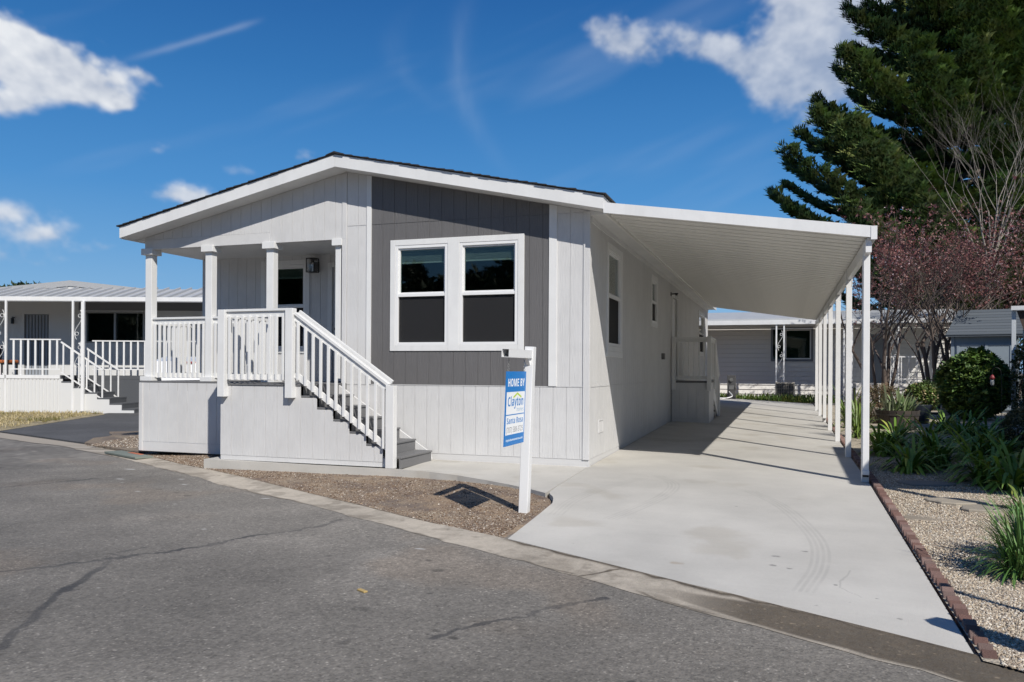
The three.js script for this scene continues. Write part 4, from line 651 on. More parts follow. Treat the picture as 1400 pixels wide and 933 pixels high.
// ------------------------------------------------------------------ plants
function blades(seed, n, len, w, { droop = 1, up = 0.5, spread = 0.08, cols = [[0.13, 0.235, 0.03], [0.16, 0.27, 0.04], [0.10, 0.185, 0.024], [0.28, 0.31, 0.06]], S = 7 } = {}) {
  const r = rng(seed), pos = [], col = [], idx = [];
  for (let b = 0; b < n; b++) {
    const a = r() * TAU, L = len * (0.6 + 0.5 * r()), rise = up * (0.5 + 0.9 * r()), dr = droop * (0.6 + 0.9 * r()), x0 = Math.cos(a + r()) * spread * r(), z0 = Math.sin(a + r()) * spread * r(), tw = (r() - 0.5) * 1.2, c = cols[Math.min(cols.length - 1, Math.floor(r() * r() * cols.length * 1.15))], q = 0.75 + 0.5 * r();
    const o = pos.length / 3;
    for (let k = 0; k <= S; k++) {
      const t = k / S, d = L * t * (0.55 + 0.45 * Math.sin(Math.min(1, t + rise * 0.0) * 1.3)) * (1 - 0.25 * rise), y = L * (rise * 1.5 * t - dr * 0.95 * t * t) + 0.0, ww = w * (0.55 + 0.9 * t) * (1 - Math.pow(t, 5)) * (t > 0.999 ? 0 : 1) + 0.0008;
      const cx = x0 + Math.cos(a) * d, cz = z0 + Math.sin(a) * d, px = -Math.sin(a + tw * t), pz = Math.cos(a + tw * t);
      pos.push(cx + px * ww, Math.max(0.005, y), cz + pz * ww, cx - px * ww, Math.max(0.005, y), cz - pz * ww); for (let i = 0; i < 2; i++) col.push(c[0] * q, c[1] * q, c[2] * q);
      if (k) { const m = o + k * 2; idx.push(m - 2, m - 1, m, m - 1, m + 1, m); }
    }
  }
  const g = new THREE.BufferGeometry(); g.setAttribute('position', new THREE.Float32BufferAttribute(pos, 3)); g.setAttribute('color', new THREE.Float32BufferAttribute(col, 3)); g.setIndex(idx); g.computeVertexNormals(); return g;
}
M.leafV = new THREE.MeshPhysicalMaterial({ vertexColors: true, roughness: 0.5, side: THREE.DoubleSide });
M.leaf = new THREE.MeshPhysicalMaterial({ color: lin(1, 1, 1), roughness: 0.6, side: THREE.DoubleSide });
function strapPlant(name, label, x, z, seed, n, len, w, o = {}, group) { const p = solo(name, blades(seed, n, len, w, o), M.leafV, label, 'plant', group); p.position.set(x, gardenY(x, z) - 0.01, z); return p; }
const AG = 'dark green strap leaved clumps in the shade';
[[4.3, -3.6, 0.62], [4.42, -1.5, 0.60], [4.86, -2.05, 0.62], [4.68, -5.4, 0.62], [5.15, -4.76, 0.62], [5.2, -0.62, 0.72], [5.38, -0.1, 0.66], [5.62, -3.45, 0.7], [5.95, -3.3, 0.66], [6.02, -6.45, 0.7], [6.53, -6.93, 0.66], [6.05, -8.6, 0.6], [5.74, -1.2, 0.72]].forEach(([x, z, L], i) => strapPlant('strap_leaf_plant', i < 5 ? 'arching dark green strap leaved clump beside the carport posts' : 'big arching dark green strap leaved clump away from the brick edging', x, z, 300 + i, 120, L, 0.021, { up: 0.85, droop: 1.0, spread: 0.14 }, i < 5 ? AG + ' by the posts' : AG));
[[4.36, 4.3], [4.6, 3.75]].forEach(([x, z], i) => strapPlant('grass_clump', 'fine bright green grass clump in sunlit gravel', x + 0.05, z, 340 + i, 520, 0.42, 0.0045, { up: 1.1, droop: 0.9, spread: 0.12, cols: [[0.075, 0.16, 0.035], [0.10, 0.20, 0.045], [0.055, 0.12, 0.028], [0.16, 0.21, 0.06]] }, 'fine grass clumps in the gravel'));
strapPlant('strap_leaf_plant', 'yellow green strap leaved clump between the stepping stones and the frame of grass', 5.12, 1.43, 350, 50, 0.4, 0.015, { up: 0.7, cols: [[0.16, 0.22, 0.04], [0.10, 0.17, 0.035]] });
[[4.05, -6.84], [4.02, -9.3]].forEach(([x, z], i) => strapPlant('strap_leaf_plant', 'yellow green leafy clump behind the carport posts', x + 0.1, z, 360 + i, 90, 0.7, 0.014, { up: 1.15, droop: 0.95, cols: [[0.13, 0.19, 0.035], [0.09, 0.15, 0.03], [0.2, 0.22, 0.05]] }, 'yellow green clumps along the posts'));

// leaf clump geometries
function leafGeo(n, L, w, seed, flat = 0.5) { const r = rng(seed), pos = [], idx = []; for (let i = 0; i < n; i++) { const a = r() * TAU, e = (r() - 0.3) * flat * 2, dx = Math.cos(a) * Math.cos(e), dz = Math.sin(a) * Math.cos(e), dy = Math.sin(e), l = L * (0.6 + 0.6 * r()), px = -dz, pz = dx, o = pos.length / 3, off = 0.25 * l * r(); pos.push(dx * off, dy * off, dz * off, dx * l * 0.55 + px * w, dy * l * 0.55 + (r() - 0.5) * w, dz * l * 0.55 + pz * w, dx * l, dy * l, dz * l, dx * l * 0.55 - px * w, dy * l * 0.55 + (r() - 0.5) * w, dz * l * 0.55 - pz * w); idx.push(o, o + 1, o + 2, o, o + 2, o + 3); } const g = new THREE.BufferGeometry(); g.setAttribute('position', new THREE.Float32BufferAttribute(pos, 3)); g.setIndex(idx); g.computeVertexNormals(); return g; }
function bushAt(name, label, [x, y, z], [rx, ry, rz], n, L, w, cols, seed, group) {
  const t = thing(name, label, 'shrub', [x, y, z], 0, group), r = rng(seed), list = [];
  for (let i = 0; i < n; i++) { const a = r() * TAU, u = r() * 2 - 1, q = Math.sqrt(1 - u * u), d = (0.72 + 0.3 * Math.pow(r(), 0.6)) * (0.86 + 0.28 * vn(Math.cos(a) * 2 + 9, u * 2 + a, seed)), c = cols[Math.floor(r() * cols.length)], b = 0.7 + 0.6 * r(); list.push([mtx(Math.cos(a) * q * rx * d, ry + u * ry * d, Math.sin(a) * q * rz * d, (r() - 0.5) * 1.6, r() * TAU, (r() - 0.5) * 1.6, 0.7 + 0.6 * r()), lin(c[0] * b, c[1] * b, c[2] * b)]); }
  instanced('foliage', leafGeo(7, L, w, seed), M.leaf, list, t);
  const st = []; for (let k = 0; k < 5; k++) st.push(taper([(r() - 0.5) * 0.15, -0.05, (r() - 0.5) * 0.15], [(r() - 0.5) * rx, ry * 1.1, (r() - 0.5) * rz], 0.03, 0.012)); mesh('stem', st, M.bark, t); return t;
}
M.bark = mat([0.10, 0.082, 0.066], 0.95); M.barkPale = mat([0.30, 0.265, 0.225], 0.95); M.barkRed = mat([0.11, 0.085, 0.072], 0.9);
bushAt('round_shrub', 'large rounded glossy green shrub in front of the shed', [7.66, 0.1, -13.7], [0.9, 0.93, 0.9], 5000, 0.12, 0.034, [[0.075, 0.14, 0.026], [0.095, 0.17, 0.03], [0.15, 0.21, 0.04], [0.055, 0.105, 0.024]], 401);
bushAt('grey_shrub', 'clipped grey green ball shrub beside the strap leaved clumps', [6.42, -0.02, -4.0], [0.34, 0.42, 0.34], 2200, 0.035, 0.009, [[0.10, 0.11, 0.05], [0.13, 0.13, 0.06], [0.08, 0.09, 0.04]], 402);
bushAt('low_shrub', 'wispy brown grey shrub behind the barrel planter', [5.0, 0.05, -11.2], [0.62, 0.5, 0.5], 1500, 0.07, 0.008, [[0.14, 0.10, 0.05], [0.11, 0.10, 0.05], [0.19, 0.12, 0.06]], 403);
bushAt('low_shrub', 'small dark shrub at the foot of the second plum tree', [7.1, 0.13, -17.6], [0.35, 0.5, 0.35], 500, 0.08, 0.02, [[0.04, 0.07, 0.02], [0.06, 0.09, 0.025]], 404);
bushAt('low_shrub', 'leafy climber growing up the white arbor post', [8.62, 0.1, -12.7], [0.35, 1.1, 0.35], 900, 0.08, 0.022, [[0.05, 0.075, 0.02], [0.09, 0.10, 0.03]], 405);
// barrel planter
{
  const b = thing('barrel_planter', 'dark wooden half barrel planter with pale edged leaves', 'planter', [5.2, 0.05, -9.35]);
  const soil = mesh('soil', cyl(0.36, 0.42, 0.03, 0, 0.40, 0, 24), M.bark, b), wood = [mat([0.055, 0.045, 0.038], 0.9), mat([0.075, 0.06, 0.048], 0.9), mat([0.045, 0.037, 0.033], 0.9)];
  for (let k = 0; k < 18; k++) { const a = k / 18 * TAU, g = hexa([[-0.062, 0, 0.385], [0.062, 0, 0.385], [0.077, 0.46, 0.47], [-0.077, 0.46, 0.47], [-0.058, 0, 0.36], [0.058, 0, 0.36], [0.073, 0.46, 0.445], [-0.073, 0.46, 0.445]]); g.rotateY(a); mesh('stave', g, wood[k % 3], b); }
  for (const [y, r] of [[0.10, 0.414], [0.36, 0.462]]) mesh('hoop', new THREE.CylinderGeometry(r + 0.006, r, 0.04, 36, 1, true).translate(0, y, 0), mat([0.08, 0.07, 0.065], 0.6, { metalness: 0.5, side: THREE.DoubleSide }), b);
  const p = solo('variegated_plant', blades(371, 130, 0.27, 0.022, { up: 1.35, droop: 0.75, spread: 0.34, cols: [[0.20, 0.26, 0.12], [0.12, 0.19, 0.06], [0.30, 0.34, 0.2]] }), M.leafV, 'upright leaves with pale edges growing in the barrel planter', 'plant'); p.position.set(5.2, 0.47, -9.35);
  const pot = thing('plant_pot', 'dark glazed pot with a bright green shrub behind the barrel', 'pot', [5.95, 0.06, -11.4]);
  const pr = [[0.02, 0], [0.2, 0], [0.25, 0.2], [0.28, 0.46], [0.31, 0.5], [0.29, 0.52], [0.25, 0.48], [0.02, 0.46]].map(q => new THREE.Vector2(...q)); mesh('pot', new THREE.LatheGeometry(pr, 20), mat([0.025, 0.03, 0.04], 0.3, { side: THREE.DoubleSide }), pot);
  bushAt('potted_shrub', 'bright green shrub with pale flowers in the dark pot', [5.95, 0.5, -11.4], [0.34, 0.30, 0.34], 700, 0.075, 0.022, [[0.11, 0.18, 0.03], [0.08, 0.14, 0.028], [0.16, 0.21, 0.05], [0.45, 0.36, 0.2]], 406);
}
// ------------------------------------------------------------------ trees
function grow(r, out, tips, p, d, len, rad, depth, o) { // recursive limbs
  let q = p.clone(), dir = d.clone(), rr = rad; const n = o.seg || 3;
  for (let i = 0; i < n; i++) { dir.add(new THREE.Vector3((r() - 0.5) * o.wig, (r() - 0.5) * o.wig * 0.5 + o.lift, (r() - 0.5) * o.wig)).normalize(); const e = q.clone().addScaledVector(dir, len / n), r2 = rr * (1 - o.tap / n); out.push(taper(q.toArray(), e.toArray(), rr, r2, rad > 0.04 ? 7 : 4)); if (depth <= 1) tips.push([e.clone(), dir.clone()]); q = e; rr = r2; }
  if (depth <= 0) return; const k = o.kids[0] + Math.floor(r() * (o.kids[1] - o.kids[0] + 1));
  for (let i = 0; i < k; i++) { const a = r() * TAU, s = o.fan * (0.5 + r()), nd = dir.clone().add(new THREE.Vector3(Math.cos(a) * s, (r() - 0.35) * s * 0.6, Math.sin(a) * s)).normalize(); grow(r, out, tips, i ? p.clone().lerp(q, 0.5 + 0.5 * r()) : q, nd, len * (0.62 + 0.3 * r()), rr * (0.62 + 0.2 * r()), depth - 1, o); }
}
function plumTree(label, x, z, seed, h, group, lean = 0) {
  const t = thing('plum_tree', label, 'tree', [x, gardenY(x, z) - 0.05, z], 0, group), r = rng(seed), out = [], tips = [];
  for (let k = 0; k < 6; k++) { const a = k / 6 * TAU + r(); grow(r, out, tips, new THREE.Vector3(Math.cos(a) * 0.16, 0, Math.sin(a) * 0.16), new THREE.Vector3(Math.cos(a) * 0.22 + lean, 1, Math.sin(a) * 0.22).normalize(), h * 0.42, 0.06 + 0.03 * r(), 4, { wig: 0.28, lift: 0.03, tap: 0.4, kids: [2, 3], fan: 0.75, seg: 3 }); }
  mesh('trunk', out, M.barkRed, t);
  const L = [], Bl = [], cols = [[0.12, 0.038, 0.038], [0.08, 0.024, 0.028], [0.16, 0.055, 0.05], [0.17, 0.08, 0.068]], bc = [[0.56, 0.40, 0.42], [0.66, 0.53, 0.55], [0.46, 0.30, 0.32]];
  for (const [p, d] of tips) { if (vn(p.x * 1.3 + 2, p.y * 1.3 + p.z * 0.9, seed + 5) < 0.42) continue; for (let i = 0; i < 2; i++) { const q = p.clone().add(new THREE.Vector3(r() - 0.5, r() - 0.5, r() - 0.5).multiplyScalar(0.42)), c = cols[Math.floor(r() * 4)], b = 0.7 + 0.7 * r(); L.push([mtx(q.x, q.y, q.z, r() * 3, r() * 6, r() * 3, 0.7 + 0.7 * r()), lin(c[0] * b, c[1] * b, c[2] * b)]); if (r() < 0.8 * sm(0.5, 0.78, vn(q.x * 0.9 + 5, q.y * 0.9 + q.z * 0.6, seed))) { const e = bc[Math.floor(r() * 3)]; Bl.push([mtx(q.x, q.y, q.z, r() * 3, r() * 6, 0, 0.6 + 0.7 * r()), lin(...e)]); } } }
  instanced('leaves', leafGeo(5, 0.10, 0.024, seed + 1, 1), M.leaf, L, t); instanced('blossom', leafGeo(5, 0.045, 0.02, seed + 2, 1), M.leaf, Bl, t); return t;
}
plumTree('purple leaved plum with many thin stems behind the carport posts', 5.95, -19.4, 501, 5.5, null, -0.02);
plumTree('purple leaved plum in pink blossom beside the shed', 7.55, -18.9, 502, 5.6);
plumTree('purple leaved plum rising behind the shed', 10.3, -21.6, 503, 6.0);
plumTree('purple leaved plum in the gap behind the first plum', 8.9, -22.8, 504, 5.4);
{ // bare tree
  const t = thing('bare_tree', 'pale leafless tree with fine twigs in front of the big cypress', 'tree', [10.1, 0.05, -23.9]), r = rng(511), out = [], tips = [];
  grow(r, out, tips, new THREE.Vector3(0, 0, 0), new THREE.Vector3(0.02, 1, 0), 6.0, 0.12, 0, { wig: 0.05, lift: 0, tap: 0.35, kids: [0, 0], fan: 0.4, seg: 4 });
  for (let k = 0; k < 8; k++) grow(r, out, tips, new THREE.Vector3(0.05, 4.6 + r() * 1.0, 0), new THREE.Vector3((r() - 0.5) * 0.75, 1.1, (r() - 0.5) * 0.75).normalize(), 2.5, 0.042, 4, { wig: 0.22, lift: 0.05, tap: 0.5, kids: [2, 3], fan: 0.5, seg: 3 });
  mesh('trunk', out, M.barkPale, t);
}
function sprayGeo(seed, n, L) { // a flattened, upswept spray of scale leaves
  const r = rng(seed), pos = [], idx = [];
  for (let i = 0; i < n; i++) { const t = r(), a = (r() - 0.5) * 2.4, bx_ = t * L * 0.6, l = L * (0.25 + 0.4 * r()), dx = Math.cos(a), dz = Math.sin(a) * 0.95, dy = 0.12 + 0.45 * r(), w = L * 0.062, o = pos.length / 3, y0 = (r() - 0.5) * L * 0.16, z0 = (r() - 0.5) * L * 0.3; pos.push(bx_, y0, z0, bx_ + dx * l * 0.5 - dz * w, y0 + dy * l * 0.5 + w * 0.6, z0 + dz * l * 0.5 + dx * w, bx_ + dx * l, y0 + dy * l, z0 + dz * l, bx_ + dx * l * 0.5 + dz * w, y0 + dy * l * 0.5 - w * 0.6, z0 + dz * l * 0.5 - dx * w); idx.push(o, o + 1, o + 2, o, o + 2, o + 3); }
  const g = new THREE.BufferGeometry(); g.setAttribute('position', new THREE.Float32BufferAttribute(pos, 3)); g.setIndex(idx); g.computeVertexNormals(); return g;
}
function cypress(label, x, z, H, seed, Rf, nl, cols) {
  const t = thing('cypress_tree', label, 'tree', [x, -0.3, z]), r = rng(seed), wood = [taper([0, 0, 0], [0.2, H * 0.5, 0], 0.62, 0.4, 10), taper([0.2, H * 0.5, 0], [0, H, 0], 0.4, 0.05, 8)], list = [];
  for (let i = 0; i < nl; i++) {
    const f = (i + r()) / nl, y = lerp(H * 0.13, H * 0.97, f), R = Rf(y) * (0.74 + 0.30 * r()), a = i * 2.399 + (r() - 0.5) * 0.7, up = 0.02 + 0.20 * r() + 0.2 * f;
    const P = s => new THREE.Vector3(Math.cos(a) * R * s, y + R * (up * s * 0.55 + 0.16 * s * s * s - 0.1 * Math.sin(s * 3.1)), Math.sin(a) * R * s);
    let p0 = P(0); for (let k = 1; k <= 4; k++) { const p1 = P(k / 4); wood.push(taper(p0.toArray(), p1.toArray(), lerp(0.15, 0.03, (k - 1) / 4) * (0.5 + R / 12), lerp(0.15, 0.03, k / 4) * (0.5 + R / 12), 5)); p0 = p1; }
    const n = Math.round(50 + R * 21);
    for (let k = 0; k < n; k++) {
      const s = 0.22 + 0.80 * Math.pow(r(), 0.75), wd = R * 0.30 * (1.15 - s) * (s < 0.4 ? 0.8 : 1) + 0.15, off = (r() + r() - 1) * wd * 1.2, p = P(s), up2 = (r() - 0.35) * 0.28, c = cols[Math.floor(r() * cols.length)], b = 0.65 + 0.7 * r();
      const ang = -a + (off > 0 ? -1 : 1) * (0.35 + 0.5 * r()) * Math.min(1, Math.abs(off) / 0.5);
      list.push([mtx(p.x - Math.sin(a) * off, p.y + up2 + Math.abs(off) * -0.05, p.z + Math.cos(a) * off, 0, ang, 0.15 + 0.35 * r(), 0.8 + 0.7 * r()), lin(c[0] * b, c[1] * b, c[2] * b)]);
    }
  }
  mesh('trunk', wood, M.bark, t); instanced('crown', sprayGeo(seed, 30, 0.66), M.leaf, list, t); return t;
}
const CG = [[0.13, 0.20, 0.048], [0.155, 0.22, 0.054], [0.18, 0.235, 0.06], [0.21, 0.235, 0.07], [0.105, 0.16, 0.044]];
const CR = [[0, 1], [4, 8], [7, 10.2], [10, 10.8], [13.6, 10.0], [15, 8.6], [16.4, 7.4], [21, 6.7], [27, 4.8], [33, 0.6]];
cypress('towering dark green cypress with layered boughs behind the houses', 12.9, -36.6, 33, 601, y => polyY(CR, y), 205, CG);
cypress('second dark cypress standing behind the towering one', 20.5, -40, 24, 602, y => 8.5 * Math.pow(1 - clamp((y - 4) / 24), 0.7) * sm(0, 5, y), 90, CG);
// broadleaf trees: beyond the left house, beside the garden and across the street
function broadTree(label, x, z, H, R, seed, cols, group, n = 900, y0 = -0.3) {
  const t = thing('broadleaf_tree', label, 'tree', [x, y0, z], 0, group), r = rng(seed), out = [], tips = [];
  grow(r, out, tips, new THREE.Vector3(), new THREE.Vector3(0, 1, 0), H * 0.3, H * 0.028, 0, { wig: 0.1, lift: 0, tap: 0.3, kids: [0, 0], fan: 0.5, seg: 3 });
  for (let k = 0; k < 6; k++) out.push(taper([0, H * (0.26 + 0.04 * k / 6), 0], [Math.cos(k * 1.05) * R * 0.6, H * (0.55 + 0.2 * r()), Math.sin(k * 1.05) * R * 0.6], H * 0.014, H * 0.004, 5)); mesh('trunk', out, M.bark, t);
  const blobs = []; for (let k = 0; k < 16; k++) { const a = r() * TAU, q = Math.sqrt(r()) * R * 0.68; blobs.push([Math.cos(a) * q, H * (0.42 + 0.42 * r()), Math.sin(a) * q, R * (0.28 + 0.22 * r())]); }
  const list = []; for (let i = 0; i < n; i++) { const b = blobs[Math.floor(r() * 16)], a = r() * TAU, u = r() * 2 - 1, q = Math.sqrt(1 - u * u), d = b[3] * (0.6 + 0.5 * r()), c = cols[Math.floor(r() * cols.length)], s = 0.65 + 0.7 * r(); list.push([mtx(b[0] + Math.cos(a) * q * d, b[1] + u * d * 0.8, b[2] + Math.sin(a) * q * d, (r() - 0.5) * 2, r() * TAU, (r() - 0.5) * 2, R / 4 * (0.7 + 0.6 * r())), lin(c[0] * s, c[1] * s, c[2] * s)]); }
  instanced('crown', leafGeo(14, 0.55, 0.12, seed, 0.9), M.leaf, list, t); return t;
}
const BG = [[0.03, 0.05, 0.015], [0.045, 0.07, 0.02], [0.06, 0.085, 0.025]];
broadTree('dark green treetop showing over the left neighbouring roof', -60, -41, 9.5, 4, 611, BG, null, 1200);

// ------------------------------------------------------------------ shed, arbor and hanging feeder in the garden
{
  const yaw = 0.3288, s = thing('garden_shed', 'blue grey garden shed with double doors and shingled roof', 'shed', [8.54, 0.12, -17.1], -0.24);
  const sm_ = mat([0.26, 0.31, 0.35], 0.7, { map: paintVar }), rm = [mat([0.085, 0.10, 0.115], 0.9), mat([0.10, 0.115, 0.13], 0.9)];
  mesh('wall', bx(-0.86, 0.95, 0, 2.42, -1.9, 0), sm_, s);
  for (const [a, b] of [[-0.72, 0.03], [0.05, 0.80]]) { const d = mesh('door', rb(a, b, 0.1, 2.2, 0.001, 0.03), sm_, s); mesh('frame', ring(a + 0.01, b - 0.01, 0.12, 2.18, 0.07, 0.0302, 0.045), sm_, d); }
  mesh('corner_board', [rb(-0.875, -0.78, 0, 2.42, 0.0005, 0.032)], sm_, s);
  const rf = mesh('roof', [hexa([[-1.0, 2.40, 0.22], [1.1, 2.40, 0.22], [1.1, 2.45, 0.22], [-1.0, 2.45, 0.22], [-0.72, 3.24, -0.95], [1.1, 3.24, -0.95], [1.1, 3.29, -0.95], [-0.72, 3.29, -0.95]]), hexa([[-0.72, 3.24, -0.951], [1.1, 3.24, -0.951], [1.1, 3.29, -0.951], [-0.72, 3.29, -0.951], [-1.0, 2.40, -2.1], [1.1, 2.40, -2.1], [1.1, 2.45, -2.1], [-1.0, 2.45, -2.1]])], rm[0], s);
  for (let k = 0; k < 9; k++) { const t0 = k / 9, t1 = (k + 1.15) / 9, y = t => 2.451 + t * 0.84, z = t => 0.235 - t * 1.185, xl = t => -1.01 + t * 0.28; mesh('shingle_course', hexa([[xl(t0), y(t0), z(t0)], [1.11, y(t0), z(t0)], [1.11, y(t0) + 0.022, z(t0)], [xl(t0), y(t0) + 0.022, z(t0)], [xl(t1), y(t1), z(t1)], [1.11, y(t1), z(t1)], [1.11, y(t1) + 0.004, z(t1)], [xl(t1), y(t1) + 0.004, z(t1)]]), rm[k % 2], rf); }
}
{
  const a = thing('garden_arbor', 'white post arbor with a brown sloping side panel at the garden end', 'arbor', [8.38, 0.08, -12.85], -0.24);
  const w = mat([0.55, 0.58, 0.60], 0.6), br = mat([0.075, 0.052, 0.042], 0.85);
  for (const [x, z] of [[0, 0], [1.5, 0], [0.25, -1.2], [1.5, -1.2]]) mesh('post', rb(x - 0.05, x + 0.05, -0.05, 2.95, z - 0.05, z + 0.05), w, a);
  mesh('roof', [hexa([[-0.06, 2.952, 0.2], [2.2, 2.952, 0.2], [2.2, 3.06, 0.2], [-0.06, 3.06, 0.2], [0.1, 3.05, -1.5], [2.2, 3.05, -1.5], [2.2, 3.16, -1.5], [0.1, 3.16, -1.5]])], M.alum, a);
  mesh('side_panel', hexa([[0.06, 2.94, 0.06], [1.4, 2.94, 0.06], [1.4, 1.5, 0.06], [0.52, 1.5, 0.06], [0.06, 2.94, 0.02], [1.4, 2.94, 0.02], [1.4, 1.5, 0.02], [0.52, 1.5, 0.02]]), br, a);
  const f = thing('bird_feeder', 'small red and white hanging bird feeder by the round shrub', 'feeder', [7.62, 1.32, -11.6]); f.scale.setScalar(0.8); f.position.y = 1.08;
  mesh('hook', tube([[0.25, -1.32, 0], [0.25, 0.2, 0], [0.2, 0.52, 0], [0.06, 0.56, 0], [0, 0.46, 0], [0, 0.34, 0]], 0.008, 5), M.black, f);
  mesh('bottle', new THREE.LatheGeometry([[0.001, 0], [0.045, 0.01], [0.06, 0.1], [0.05, 0.17], [0.001, 0.175]].map(p => new THREE.Vector2(...p)), 12), mat([0.5, 0.5, 0.46], 0.3), f);
  mesh('cap', new THREE.LatheGeometry([[0.001, 0.176], [0.06, 0.176], [0.075, 0.24], [0.04, 0.31], [0.001, 0.34]].map(p => new THREE.Vector2(...p)), 12), mat([0.22, 0.03, 0.03], 0.5), f);
}
solo('timber_edge', [rb(5.6, 7.9, 0.05, 0.2, -15.35, -15.2)], mat([0.07, 0.06, 0.05], 0.9), 'low timber edge across the shaded gravel before the plums', 'edging');
solo('concrete_block', rb(7.02, 7.2, 0.05, 0.42, -15.0, -14.8, 0.012), mat([0.32, 0.31, 0.29], 0.9), 'small upright concrete block beside the round shrub', 'block');

// scroll-work porch posts shared by the neighbouring houses
function scrollPost(parent, x, y0, y1, z, w, m) {
  const g = [rb(x - w / 2 - 0.03, x - w / 2 + 0.03, y0, y1, z - 0.03, z + 0.03), rb(x + w / 2 - 0.03, x + w / 2 + 0.03, y0, y1, z - 0.03, z + 0.03)];
  const p = mesh('porch_post', g, m, parent), h = y1 - y0, c = [];
  for (let k = 0; k < 3; k++) { const a = y0 + h * (0.10 + 0.28 * k), pts = []; for (let i = 0; i <= 14; i++) { const t = i / 14, q = (t - 0.5) * 2; pts.push([x + Math.sin(q * 2.6) * w * 0.34, a + t * h * 0.26, z]); } c.push(tube(pts, 0.010, 4, 20)); for (const s of [-1, 1]) { const t = new THREE.TorusGeometry(w * 0.16, 0.009, 4, 12); t.translate(x + s * w * 0.14, a + h * (s < 0 ? 0.05 : 0.21), z); c.push(t); } }
  mesh('scrollwork', c, m, p); return p;
}
function lapWall(x0, x1, y0, y1, z, pitch = 0.2) { const g = []; for (let y = y0; y < y1 - 0.01; y += pitch) { const t = Math.min(y + pitch, y1); g.push(bx(x0, x1, y, t, z - 0.08, z)); g.push(hexa([[x0, y + 0.02, z + 0.045], [x1, y + 0.02, z + 0.045], [x1, t, z + 0.012], [x0, t, z + 0.012], [x0, y + 0.02, z + 0.001], [x1, y + 0.02, z + 0.001], [x1, t, z + 0.001], [x0, t, z + 0.001]])); } return merge(g); }
